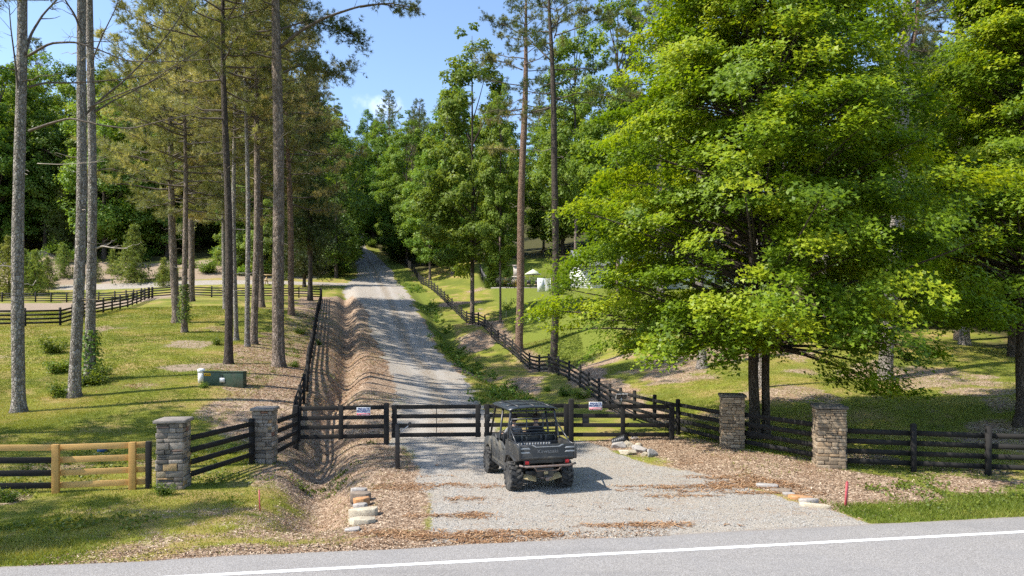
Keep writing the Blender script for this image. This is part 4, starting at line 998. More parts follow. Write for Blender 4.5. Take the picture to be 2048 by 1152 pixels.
def dec_crown(seed, Hc=16, Rm=5, ncl=110, nl=220, ls=.30, cl=(.8, 1.5), flat=.62, prof=None, tmpl=DIAM, layered=0.0, limbs=26, vr=.22, inner=.2, droop=.0, tr0=.16):
    rg = np.random.default_rng(seed); mb = MB()
    prof = prof or (lambda t: (math.sin(math.pi*min(1, .10+t*.88))**.65)*(1.0-.25*t))
    mb.tube([(0, 0, -.3), (.05, .03, Hc*.35), (-.05, .0, Hc*.7), (0, .05, Hc*.94)], [tr0, tr0*.72, tr0*.42, .02], 7, 0, .5)
    CC, RR, VV = [], [], []
    k = 0
    while k < ncl:
        t = rg.uniform(0, 1); pr = prof(t)
        if rg.random() > pr*.85+.15: continue
        az = rg.uniform(0, 2*math.pi); lob = 1+.16*math.sin(az*3+seed+t*5)+.10*math.sin(az*5+t*9+seed*2)
        r = Rm*pr*lob*math.sqrt(rg.uniform(inner, 1))
        c = np.array([r*math.cos(az), r*math.sin(az), Hc*t-droop*r])
        CC.append(c); RR.append(rg.uniform(*cl)*(1.08-.35*t)); VV.append(rg.uniform(0, 1)); k += 1
    for i in rg.choice(ncl, min(limbs, ncl), replace=False):
        c = CC[i]; z0 = max(.0, c[2]*.75-.35*math.hypot(c[0], c[1])); a = np.array([0, 0, z0])
        mb.tube(np.stack([a, a+(c-a)*.4+np.array([0, 0, -.1]), a+(c-a)*.75, c]), np.array([.075, .05, .03, .012])*(tr0/.16), 4, 0, .4, cap=False)
    A = []
    for c, r, v0 in zip(CC, RR, VV):
        n = int(nl*(r/np.mean(cl))**2); u = unit(rg.normal(size=(n, 3))); rad = rg.uniform(.25, 1, n)**.5
        lump = 1+.28*np.sin(u[:, 0]*5+c[0]*3)*np.sin(u[:, 1]*5+c[1]*3)
        q = u*(rad*lump)[:, None]*np.array([r, r, r*flat])
        out_ = unit(c*np.array([1, 1, .35])+np.array([0, 0, .01])-np.array([0, 0, Hc*.15]))
        q[:, 2] -= .16*layered*(q[:, 0]*out_[0]+q[:, 1]*out_[1])*2.2
        N_ = u*.55*(1-layered*.6)+np.array([0, 0, .75])+out_*.35+rg.normal(size=(n, 3))*.38
        sz = ls*rg.uniform(.65, 1.25, n)
        var = np.clip(.5+(v0-.5)*vr*2+rg.normal(size=n)*.17, 0, 1)
        A.append((c+q, N_, sz, var))
    leaves(mb, np.concatenate([a[0] for a in A]), np.concatenate([a[1] for a in A]), np.concatenate([a[2] for a in A]), tmpl, np.concatenate([a[3] for a in A]), rg, 1)
    return mb
def spray_maple(seed, Hc, Rm, nsp, nl, ls, prof, base=1.0, trunks=((0, 0),), tr=.17, low=()):
    """broad maple: foliage held in flat, drooping sprays layered along rising limbs"""
    rg = np.random.default_rng(seed); mb = MB(); A = []
    for k, (x, y) in enumerate(trunks):
        mb.tube([(x, y, base-.6), (x*1.3, y*1.3, Hc*.25), (x*2.2, y*2.2, Hc*.5), (x*2.6, y*2.6, Hc*.78), (x*2.4, y*2.4, Hc*.95)], np.array([1, .85, .6, .3, .06])*tr*(1 if k == 0 else .8), 9, 0, .5)
    for i in range(nsp):
        t = rg.uniform(0, 1)**.95; az = rg.uniform(0, 2*math.pi)
        lob = 1+.12*math.sin(az*3+seed+t*4)+.10*math.sin(az*7+t*13+seed)
        R_ = Rm*prof(t)*lob; r = R_*math.sqrt(rg.uniform(.10, 1.0)); z = base+(Hc-base)*t-.09*r+.3
        L = rg.uniform(.9, 2.2)*(1.0-.25*t); W = L*rg.uniform(.6, 1.0)
        c = np.array([r*math.cos(az), r*math.sin(az), z])
        if i < len(low): c = np.array(low[i], float); az = math.atan2(c[1], c[0]); r = math.hypot(c[0], c[1]); z = c[2]; t = .02; R_ = r
        o = np.array([math.cos(az), math.sin(az), 0]); s = np.array([-o[1], o[0], 0])
        sl = -.10-.26*(r/max(R_, .1))*(1-.5*t)+rg.normal()*.16
        d = unit(o+s*rg.normal()*.35+np.array([0, 0, sl])); s = unit(np.cross(np.array([0, 0, 1.]), d)); nrm = np.cross(d, s); nrm *= np.sign(nrm[2])
        if rg.random() < .42:
            a = np.array([o[0]*.15, o[1]*.15, max(base, z-r*.42)]); e = c+d*L*.3
            mb.tube(np.stack([a, a+(e-a)*.35+np.array([0, 0, .12*r*.3]), a+(e-a)*.7+np.array([0, 0, .10*r*.3]), e]), np.array([.06, .042, .024, .008])*(.6+r*.09), 4, 0, .35, cap=False)
        n = int(nl*L*W*1.15*rg.uniform(.8, 1.15)); sub = rg.integers(4, 8)
        # each spray is a handful of leafy twigs rather than a disc
        tw = rg.uniform(-1, 1, (sub, 2))*np.array([.95, .85]); wi = rg.integers(0, sub, n)
        uv = tw[wi]*np.array([L, W])*.5+rg.normal(size=(n, 2))*np.array([.30, .20])*L*.62
        h = rg.normal(size=n)*rg.uniform(.07, .20)-(.05+.045*rg.random())*((uv**2).sum(1))-.05*(rg.random(n) < .25)*3*rg.random(n)
        q = c+uv[:, :1]*d+uv[:, 1:]*s+h[:, None]*nrm
        N_ = nrm+rg.normal(size=(n, 3))*.36+d*.30
        v0 = rg.uniform(.12, .88)+.10*(t-.5)
        A.append((q, N_, ls*rg.uniform(.5, 1.4, n), np.clip(v0+rg.normal(size=n)*.14-.10*(h < -.12), 0, 1)))  # low-hanging leaves darker, upper sprays lighter: shade put into leaf colour
    leaves(mb, *[np.concatenate([a[k] for a in A]) for k in range(3)], STAR, np.concatenate([a[3] for a in A]), rg, 1)
    return mb
def cedar_crown(seed, Hc=9, Rm=2.2, nb=90, L_=.20, K=12, lo=.02, w=.02, ex=.75):
    rg = np.random.default_rng(seed); mb = MB(); mb.tube([(0, 0, -.2), (.03, 0, Hc*.5), (0, 0, Hc*.98)], [.02*Hc, .012*Hc, .01], 7, 0, .3)
    TC, TD, TV = [], [], []
    for i in range(nb):
        t = (i+rg.random())/nb; z = Hc*(lo+.97*t); az = i*2.399+rg.normal()*.4; L = Rm*(1-t)**ex*rg.uniform(.65, 1.12)+.12
        bp = branch_pts((0, 0, z), az, L, .30-.25*(1-t), -.12, 5, rg, .04); mb.tube(bp, np.linspace(.03, .006, 5), 3, 0, .3, cap=False)
        m_ = int(10+L*26); f = rg.uniform(.15, 1.05, m_); idx = np.clip((f*4).astype(int), 0, 3); fr = f*4-idx
        q = bp[idx]*(1-fr[:, None])+bp[idx+1]*fr[:, None]; q += rg.normal(size=(m_, 3))*np.array([1, 1, .6])*(.08+.12*L)
        TC.append(q); TD.append(unit(np.tile(np.array([math.cos(az), math.sin(az), .35]), (m_, 1))+rg.normal(size=(m_, 3))*.5)); TV.append(np.full(m_, rg.uniform(.1, .9)))
    TC = np.concatenate(TC); needles(mb, TC, np.concatenate(TD), np.full(len(TC), L_)*rg.uniform(.7, 1.3, len(TC)), w, K, .6, rg, np.clip(np.concatenate(TV), 0, 1))
    return mb
def bush(seed, H_=1.2, W_=.9, n=900, ls=.09, tmpl=OVAL, stems=7):
    rg = np.random.default_rng(seed); mb = MB(); CC = []
    for k in range(stems):
        az = rg.uniform(0, 6.28); l = H_*rg.uniform(.5, 1.05); bp = branch_pts((0, 0, -.05), az, W_*rg.uniform(.25, .9), l/W_*.9, .1, 5, rg, .06)
        mb.tube(bp, np.linspace(.012, .004, 5)*max(1, H_*.6), 4, 0, .3, cap=False); CC += list(bp[1:])
    CC = np.array(CC); i = rg.integers(0, len(CC), n); q = CC[i]+rg.normal(size=(n, 3))*np.array([.17*W_, .17*W_, .11*H_]); q[:, 2] = np.abs(q[:, 2])
    leaves(mb, q, np.array([0, 0, .8])+rg.normal(size=(n, 3))*.5, ls*rg.uniform(.6, 1.3, n), tmpl, np.clip(rg.normal(size=n)*.2+.5, 0, 1), rg, 1)
    return mb
# ---- foliage materials
M['l_maple'] = mat_leaf('maple_leaves', [(0, (.088,.152,.008)), (.5, (.197,.292,.012)), (1, (.385,.43,.02))], .47, hue=.0, val=.0, tint=(1.18, 1.16, .5))
M['l_dec'] = mat_leaf('broadleaf_foliage', [(0, (.065,.125,.018)), (.5, (.14,.23,.03)), (1, (.26,.34,.055))], .46, hue=.02, val=.22)
M['l_pale'] = mat_leaf('pale_broadleaf_foliage', [(0, (.10,.165,.03)), (.5, (.19,.285,.05)), (1, (.32,.41,.09))], .46, hue=.015, val=.15)
M['l_gum'] = mat_leaf('sweetgum_foliage', [(0, (.07,.13,.017)), (.5, (.145,.235,.03)), (1, (.27,.345,.055))], .45, hue=.012, val=.15, rough=.5, spec=.2)
M['n_olive'] = mat_leaf('olive_pine_needles', [(0, (.11,.125,.04)), (.5, (.235,.245,.09)), (1, (.44,.40,.18))], .42, hue=.02, val=.2, rough=.45)
M['n_green'] = mat_leaf('green_pine_needles', [(0, (.05,.08,.022)), (.5, (.11,.145,.038)), (1, (.23,.235,.065))], .35, hue=.02, val=.2, rough=.45)
M['n_cedar'] = mat_leaf('cedar_sprays', [(0, (.035,.06,.012)), (.5, (.075,.105,.02)), (1, (.16,.17,.04))], .22, hue=.02, val=.25)
M['n_young'] = mat_leaf('young_cedar_sprays', [(0, (.11,.15,.025)), (.5, (.22,.28,.045)), (1, (.36,.39,.09))], .28, hue=.02, val=.2)
M['l_weed'] = mat_leaf('weed_leaves', [(0, (.06,.11,.014)), (.5, (.12,.19,.022)), (1, (.22,.29,.04))], .4, hue=.02, val=.2)
M['l_yellow'] = mat_leaf('golden_shrub_leaves', [(0, (.30,.22,.02)), (.5, (.48,.36,.03)), (1, (.60,.48,.06))], .35, hue=.02, val=.1)
M['l_arb'] = mat_leaf('arborvitae_sprays', [(0, (.05,.10,.012)), (.5, (.10,.18,.02)), (1, (.18,.27,.04))], .3, hue=.01, val=.15)
CR = {}
def cmesh(key, mb, wood, leaf, nm='crown'):
    CR[key] = mb.mesh(nm, [M[wood], M[leaf]]); return CR[key]
for k in range(3): cmesh(('pine', k), pine_crown(40+k, nb=84, K=13, density=1.2), 'twig', 'n_olive')
for k in range(2): cmesh(('pineg', k), pine_crown(50+k, nb=70, K=14, Rm=4.2), 'twig', 'n_green')
cmesh(('pinethin', 0), pine_crown(60, nb=44, K=14, Rm=4.0, low_sparse=1.0), 'twig', 'n_green')
pr1 = lambda t: (math.sin(math.pi*min(1, .12+t*.86))**.6)*(1.0-.30*t)
pr2 = lambda t: min(1, .45+1.6*t)*(1-t**2.2)**.55
pr3 = lambda t: (1-t)**.55*min(1, .55+2*t)
for k, p_ in enumerate([pr1, pr2, pr2, pr1]): cmesh(('dec', k), dec_crown(80+k, 17, 4.9, 120, 190, .33, prof=p_, flat=.7), 'bark_dark', 'l_dec')
for k, p_ in enumerate([pr2, pr1]): cmesh(('pale', k), dec_crown(90+k, 12, 3.2, 95, 210, .27, cl=(.55, 1.0), prof=p_, flat=.75), 'bark_dark', 'l_pale')
for k, p_ in enumerate([pr1, pr2]): cmesh(('gum', k), dec_crown(100+k, 19, 4.4, 150, 190, .27, cl=(.6, 1.15), prof=p_, flat=.62, tmpl=STAR, droop=.12), 'bark_dark', 'l_gum')
for k in range(2): cmesh(('cedar', k), cedar_crown(110+k, 12, 3.0, 120, .30, 10), 'bark_dark', 'n_cedar')
for k in range(2): cmesh(('young', k), cedar_crown(120+k, 3.4, 1.25, 60, .13, 16, lo=.01, w=.011, ex=1.0), 'bark_dark', 'n_young')
TR = {}
def gtrunk(key, H_, r0, r1, mt):
    mb = MB(); trunk_tube(mb, H_, r0, r1, np.random.default_rng(hash(key) % 999 if False else len(TR)+3), 9, (.006, .004)); TR[key] = mb.mesh('trunk', M[mt], True)
gtrunk('dec', 13, .24, .13, 'bark_dark'); gtrunk('pine', 24, .26, .10, 'bark_brown'); gtrunk('gum', 9, .2, .14, 'bark_brown'); gtrunk('cedar', 6, .2, .12, 'bark_dark')
def tree(kind, k, x, y, s, label, cat='tree', group=None, tz=1.0, name=None, cb=None, z=None):
    z = G(x, y) if z is None else z
    base = {'dec': 4.5, 'pale': .6, 'gum': 5.0, 'pine': 11.5, 'pineg': 12, 'pinethin': 13, 'cedar': .8}[kind] if cb is None else cb
    nm = name or {'dec': 'broadleaf_tree', 'pale': 'young_broadleaf_tree', 'gum': 'sweetgum_tree', 'pine': 'pine_tree', 'pineg': 'pine_tree', 'pinethin': 'pine_tree', 'cedar': 'cedar_tree'}[kind]
    t = thing(nm, label, cat, (x, y, z), random.uniform(0, 6.28), group); t.scale = (s, s, s*tz)
    tk = {'pineg': 'pine', 'pinethin': 'pine', 'pale': 'gum'}.get(kind, kind)
    tr_ = link('trunk', TR[tk], t)
    if kind == 'pale': tr_.scale = (.55, .55, .5)
    link('crown', CR[(kind, k)], t, (0, 0, base))
    return t
# ---------------------------------------------------------------- big pines placed one by one
def px_pine(lab, base, top, wb, wt, mt, crown, cb, Htot, cs=1.0, bend=None, group=None, d=None, name='pine_tree', cat='pine tree', dead=0, ttop=None):
    """trunk drawn from its foot to where it passes another image height; both ends at one real distance"""
    g = hit(*base) if d is None else np.array([(base[0]-CX)*d/F, d, G((base[0]-CX)*d/F, d)])
    d_ = g[1]; tp = P(top[0], top[1], d_)
    zt = tp[2]-g[2]; sl = (tp[0]-g[0])/zt
    r0 = wb*d_/F/2; rt = wt*d_/F/2; rr = (rt-r0)/zt
    t = thing(name, lab, cat, tuple(g), 0, group)
    rg = np.random.default_rng(int(base[0])); mb = MB()
    z = np.concatenate([[-.5, 0, .2, .5, 1.0, 1.6], np.linspace(2.4, Htot, 22)])
    xo = sl*z+(.07*np.sin(z*.33+base[0])-.07*math.sin(base[0])); yo = .06*np.sin(z*.27+base[0]*2)
    if bend: xo = xo+bend*np.sin(np.clip(z/zt, 0, 1)*math.pi)
    rad = np.maximum(r0+rr*z*(1+.0*z), .06); zc = cb+(Htot-cb)*.2
    rad = np.where(z > cb, np.maximum(rad*(1-.75*(z-cb)/(Htot-cb)), .03), rad)*(1+.42*np.exp(-np.clip(z, 0, 9)/.32)); rad = rad*(1+.03*np.sin(z*3+base[0]))
    mb.tube(np.stack([xo, yo, z], 1), rad, 16, 0, .5)
    if mt == 'bark_grey' or dead:
        pass
    mb.build('trunk', M[mt], t, smooth_=True)
    for k in range(dead):                                            # dead stubs and snags below the crown
        h = rg.uniform(.22, .98)*cb; az = rg.uniform(0, 6.28); L = rg.uniform(.5, 1.9)
        xh = np.interp(h, z, xo); mb = MB(); mb.tube(branch_pts((xh, 0, h), az, L, rg.uniform(-.1, .35), -.08, 6, rg, .05), np.linspace(.028, .006, 6), 5, 0, .5, cap=False)
        if L > 1.1:
            q = branch_pts((xh, 0, h), az, L, .1, 0, 4, rg, .02)[2]; mb.tube(branch_pts(q, az+.7, L*.4, .3, .1, 4, rg, .06), np.linspace(.014, .004, 4), 4, 0, .5, cap=False)
        mb.build('dead_branch', M['twig_pale' if rg.random() < .5 else 'twig'], t)
    if crown:
        xc = np.interp(cb, z, xo); o = link('crown', CR[crown], t, (xc, 0, cb)); s = (Htot-cb)/14
        o.scale = (cs, cs, s); o.rotation_euler = (0, math.atan(sl), rg.uniform(0, 6.28))
    return t, g, np.stack([xo, yo, z], 1), mb
def snag(parent, pts_px, g, r0, r1, name='limb', mt='twig', zshift=0.0, dy=0.0):
    """a bare limb drawn through image points, curving forward or back from its trunk in depth"""
    n = len(pts_px); pts = []
    for k, (px, py) in enumerate(pts_px):
        d = g[1]+dy*k/(n-1); pts.append(P(px, py, d)-g)
    pts = np.array(pts); t = np.linspace(0, 1, n*4); s = np.linspace(0, 1, n)
    q = np.stack([np.interp(t, s, pts[:, i]) for i in range(3)], 1); q[1:-1] = (q[:-2]+q[1:-1]*2+q[2:])/4
    mb = MB(); mb.tube(q, np.linspace(r0, r1, len(q)), 6, 0, .5)
    rg = np.random.default_rng(int(pts_px[-1][0]))
    for k in range(3, len(q)-1):
        if rg.random() < .6:
            dr = q[k]-q[k-1]; az = math.atan2(dr[1], dr[0])+rg.choice([-1, 1])*rg.uniform(.4, .9)
            mb.tube(branch_pts(q[k], az, rg.uniform(.25, .9), rg.uniform(0, .8), .1, 5, rg, .06), np.linspace(r1*.9, r1*.25, 5), 4, 0, .4, cap=False)
    return mb.build(name, M[mt], parent)
GP = 'tall pines standing in the yard'
t1, g1, _, _ = px_pine('thick pale-barked pine trunk nearest the roadside pine boards', (40, 824), (43, 0), 23.5, 17.5, 'bark_grey', ('pineg', 0), 17.5, 30, 1.0, dead=7)
snag(t1, [(58,262),(100,247),(140,236),(200,250),(260,258),(330,240),(420,222)], g1, .055, .008, dy=-2)
snag(t1, [(50,110),(62,68),(85,30),(118,-5)], g1, .06, .03, dy=1)
snag(t1, [(56,112),(100,86),(150,84),(200,100),(250,122),(330,124),(430,118)], g1, .05, .010, dy=-1.5)
snag(t1, [(58,174),(90,165),(150,166),(230,160),(300,150),(380,128)], g1, .045, .008, dy=2)
snag(t1, [(38,200),(30,120),(22,60),(18,10)], g1, .04, .015, dy=-1)
snag(t1, [(176,216),(230,192),(300,165),(350,130),(400,100),(440,60)], g1, .03, .006, dy=-1)
t2, g2, _, _ = px_pine('pale-barked pine trunk in front of its leafy-footed neighbour', (150, 794), (164, 0), 21.5, 15.5, 'bark_grey', ('pine', 1), 19, 31, 1.0, dead=8)
snag(t2, [(160,240),(200,200),(250,160),(310,100),(350,50),(378,0)], g2, .05, .014, dy=1)
snag(t2, [(75,327),(120,329),(170,326),(215,322)], g2, .02, .006, mt='twig_pale', dy=-.6)
snag(t2, [(168,80),(150,30),(130,0),(122,-30)], g2, .05, .02, dy=-1)
t3, g3, _, _ = px_pine('pine trunk with vines and shrubs round its foot', (181, 760), (178, 0), 19.5, 12.5, 'bark_grey', ('pineg', 1), 20, 31, .95, dead=8)
snag(t3, [(190,498),(205,492),(225,496),(255,497)], g3, .05, .018, mt='twig_pale', dy=-.3)
snag(t3, [(188,225),(220,205),(260,185),(330,150),(400,100)], g3, .045, .008, dy=1.5)
snag(t3, [(185,120),(205,70),(230,20),(240,-10)], g3, .04, .015, dy=-1.5)
t4, g4, _, _ = px_pine('stout straight pine trunk alone beside the swale fence', (557, 734), (551, 0), 24, 18, 'bark_brown', ('pineg', 0), 17.0, 31, 1.15, dead=3)
snag(t4, [(560,95),(600,62),(650,35),(720,12),(780,6),(842,18)], g4, .10, .02, dy=-1)
rgx = np.random.default_rng(77)
def limb_tufts(parent, g, pts_px, dy, n, var=.4, mt='n_green', r0=.06, spread=.5, drop=.0):
    """a leafy pine limb: wood and needles in one crown part"""
    mb = MB(); k = len(pts_px); pts = np.array([P(px, py, g[1]+dy*i/(k-1))-g for i, (px, py) in enumerate(pts_px)])
    t = np.linspace(0, 1, k*4); s = np.linspace(0, 1, k); q = np.stack([np.interp(t, s, pts[:, i]) for i in range(3)], 1)
    mb.tube(q, np.linspace(r0, .012, len(q)), 5, 0, .4)
    TC, TD, TV = [], [], []
    for _ in range(n):
        f = rgx.uniform(.15, 1)**.8; p0 = np.array([np.interp(f, t, q[:, i]) for i in range(3)]); d0 = unit(rgx.normal(size=3)*np.array([1, 1, .45])+np.array([.5, 0, .12-drop])); l = rgx.uniform(.3, 1.2)*(1.2-.5*f)*spread*2
        e = p0+d0*l; mb.tube(np.stack([p0, (p0+e)/2, e]), [.014, .01, .004], 3, 0, .35, cap=False)
        m_ = 6; ff = rgx.uniform(.35, 1.05, m_); TC.append(p0+(e-p0)*ff[:, None]+rgx.normal(size=(m_, 3))*.09); TD.append(np.tile(d0+np.array([0, 0, .4]), (m_, 1))); TV.append(np.full(m_, var+rgx.normal()*.18))
    TC = np.concatenate(TC); needles(mb, TC, np.concatenate(TD), np.full(len(TC), .27), .012, 15, .75, rgx, np.clip(np.concatenate(TV), 0, 1))
    return mb.build('leafy_limb', [M['twig'], M[mt]], parent)
limb_tufts(t4, g4, [(720,14),(760,8),(800,14),(842,26)], -1, 26, .35)
limb_tufts(t4, g4, [(556,150),(600,130),(660,150),(700,135)], 2, 60, .45, spread=.8)
limb_tufts(t4, g4, [(556,60),(620,40),(680,60),(712,90)], 3, 80, .4, spread=.8)
t5, _, _, _ = px_pine('slender dark pine trunk behind the green utility box', (458, 728), (445, 0), 16, 10, 'bark_dark', ('pine', 0), 13.5, 30, 1.0, dead=9)
px_pine('medium pine trunk with a thinner pine touching its left side', (508, 688), (515, 0), 14, 9, 'bark_brown', ('pine', 1), 13, 29, 1.0, dead=6)
px_pine('thin pine trunk against a medium pine above the straw', (495, 693), (488, 0), 10, 6, 'bark_grey', ('pine', 2), 14, 27, .8, dead=5)
px_pine('thin pine trunk just behind the slender dark one', (473, 681), (468, 0), 9, 6, 'bark_grey', ('pine', 0), 13, 27, .9, dead=5)
px_pine('pine trunk farther back rising from the lawn edge to the cross fence', (524, 615), (517, 0), 11.5, 8, 'bark_brown', ('pine', 1), 8.5, 29, 1.3, dead=4)
px_pine('thin far pine trunk left of the slender dark one', (450, 618), (440, 150), 8.5, 7, 'bark_grey', ('pine', 2), 8, 27, 1.4, dead=5)
px_pine('smooth reddish pine trunk just behind the stout straight one', (583, 630), (572, 200), 12, 10, 'bark_red', ('pine', 0), 9.5, 29, 1.35, dead=3)
px_pine('leaning thick pine of the trio on the lawn', (354, 645), (340, 250), 15.5, 11, 'bark_brown', ('pine', 1), 8.5, 28, 1.35, dead=4)
t13, g13, _, _ = px_pine('ivy-wrapped pine of the trio on the lawn', (369, 665), (368, 250), 11.5, 8, 'bark_brown', ('pine', 2), 9, 27, 1.25, dead=4)
px_pine('rearmost straight pine of the trio on the lawn', (383, 603), (376, 250), 12, 9, 'bark_brown', ('pine', 0), 7.5, 28, 1.45, dead=3)
t16, g16, _, _ = px_pine('tall bare pine trunk just behind the hillside fence', (1037, 702), (1054, 0), 16, 10.5, 'bark_red', ('pinethin', 0), 20.5, 34, 1.0, dead=5)
t17, g17, _, _ = px_pine('tall pine with ivy leaves up its dark trunk by the fence bend', (1106, 744), (1098, 30), 15.5, 10, 'bark_dark', ('pinethin', 0), 19, 33, .95, bend=.35, dead=6)
limb_tufts(t17, g17, [(1100,215),(1060,225),(1010,232),(960,245)], 3, 26, .5, mt='n_olive')
limb_tufts(t16, g16, [(1045,140),(1010,125),(975,118),(945,125)], 2, 40, .45, mt='n_olive')
limb_tufts(t16, g16, [(1040,300),(1000,298),(965,296)], 2, 26, .75, mt='n_olive', spread=.4)
limb_tufts(t17, g17, [(1100,120),(1060,80),(1010,50),(970,40)], 2, 50, .35)
limb_tufts(t17, g17, [(1100,60),(1140,30),(1180,20),(1220,40)], 2, 50, .6, mt='n_olive')
GB = 'grey pines half hidden behind the maples'
for px, py, tx, wb, wt, lab, cb in [(1320, 696, 1326, 18, 11, 'grey pine trunk showing its foot left of the twin maple trunks', 15), (1404, 736, 1398, 19, 12, 'grey pine trunk in the straw ring close behind the drooping maple leaves', 16), (1524, 776, 1512, 14, 9, 'grey pine trunk touching the right side of the twin maple trunks', 16),
        (1770, 757, 1816, 26, 24, 'massive pale pine rising through the gap between the two maples', 14.5), (1655, 640, 1650, 17, 11, 'far grey pine behind the middle of the large maple', 14), (1930, 690, 1925, 18, 12, 'shaded pine trunk behind the roadside maple', 15)]:
    t_, g_, _, _ = px_pine(lab, (px, py), (tx, 0), wb, wt, 'bark_grey', ('pinethin', 0) if px == 1770 else ('pineg', (px//10) % 2), cb, 30, 1.05, dead=4, group=GB)
    if px == 1770:
        snag(t_, [(1818,60),(1790,50),(1755,52),(1730,60)], g_, .09, .02); snag(t_, [(1828,40),(1870,22),(1905,20)], g_, .08, .02); snag(t_, [(1822,95),(1832,60),(1836,0),(1832,-30)], g_, .14, .09, mt='bark_red'); snag(t_, [(1815,75),(1795,62),(1770,40),(1757,0)], g_, .06, .02)
# ---------------------------------------------------------------- the two maples by the road
def maple(lab, x, y, Hc, Rm, seed, nsp, nl, prof, base, trunks, tr_, ls=.135, low=()):
    t = thing('maple_tree', lab, 'maple tree', (x, y, G(x, y)))
    for k, (a, b2) in enumerate(trunks):
        mb = MB(); rg = np.random.default_rng(seed+k); rr = tr_*(1 if k == 0 else .78)
        z = np.linspace(-.4, Hc*.25, 14); mb.tube(np.stack([a*(1+.3*z/(Hc*.25))+.02*np.sin(z*2), b2*(1+.3*z/(Hc*.25))+0*z, z], 1), rr*(1-.04*z)*(1+.5*np.exp(-np.clip(z, 0, 9)/.25)), 14, 0, .5); mb.build('trunk', M['bark_dark'], t, smooth_=True)
    mb = spray_maple(seed, Hc, Rm, nsp, nl, ls, prof, base, trunks, tr_*.85, low); o = mb.build('crown', [M['bark_dark'], M['l_maple']], t)
    return t
mp1 = lambda t: min(1.0, .74+2.6*t)*(1-max(0, t-.22)/.78*.80)*(1-t**7)
mg = (8.75, 24.2)
LOW = [(1.2,-2.6,2.9), (2.0,-2.9,2.5), (2.9,-2.7,2.3), (3.6,-2.4,2.5), (2.4,-2.2,3.1), (4.3,-2.0,2.9), (1.6,-3.2,2.2), (3.3,-3.1,1.95), (-2.8,-2.0,3.3), (-3.6,-1.4,3.1), (-2.2,-2.6,3.0), (-4.6,-.6,3.4), (-5.2,.3,3.5), (5.0,-1.2,3.2), (2.6,-3.4,2.0), (-2.0,-5.0,4.2), (-1.0,-5.3,4.0), (0.2,-5.4,4.3), (1.2,-5.6,4.4), (2.2,-5.4,4.2), (-3.0,-4.2,4.1), (-3.8,-3.2,4.0), (-1.6,-5.6,4.8), (.8,-6.0,4.9), (2.0,-5.9,5.0)]
maple('broad yellow-green maple on twin trunks behind the two tan piers', mg[0], mg[1], 21.5, 6.95, 5, 1020, 185, mp1, 3.3, ((-.16, 0), (.24, .04)), .19, low=LOW)
m2g = hit(2018, 858)
maple('yellow-green roadside maple with a single dark trunk at the edge of the photo', m2g[0]+.5, m2g[1], 20.5, 4.7, 9, 600, 190, mp1, 3.9, ((0, 0),), .22)
# ================================================================= DECIDUOUS TREES NEAR THE LAWN
def at_px(px, py, kind, k, s, lab, tz=1.0, cb=None, group=None, d=None):
    g = hit(px, py) if d is None else np.array([(px-CX)*d/F, d])
    return tree(kind, k, g[0], g[1], s, lab, 'tree', group, tz, cb=cb)
at_px(945, 647, 'gum', 0, 1.28, 'tall star-leaved green tree standing just inside the hillside fence', 1.12, 4.2)
at_px(1001, 645, 'gum', 1, .62, 'thin-trunked young tree between the tall sweetgum and the bare pine', 1.55, 6.5)
at_px(905, 548, 'gum', 1, 1.22, 'dense green tree overhanging the top of the lawn', 1.12, 3.2)
at_px(860, 560, 'gum', 0, 1.0, 'green tree over the fence where the lawn narrows', 1.05, 3.0)
at_px(1235, 640, 'gum', 1, 1.15, 'leafy green tree just left of the broad maple', 1.15, 6.5, d=70)
at_px(1150, 590, 'gum', 0, 1.3, 'tall leafy tree behind the white house corner', 1.2, 8, d=100)
at_px(1250, 585, 'gum', 1, .62, 'short leafy tree screening the white house corner', 1.0, .4, d=80)
cg = hit(620, 601)
tree('cedar', 0, cg[0], cg[1], 1.42, 'dark shaggy cedar at the corner of swale fence and side lane', 'cedar tree', None, 1.25, cb=3.2)
tree('cedar', 1, -29.5, 97, 1.15, 'second dark cedar beyond the side lane', 'cedar tree', None, 1.2, cb=1.0)
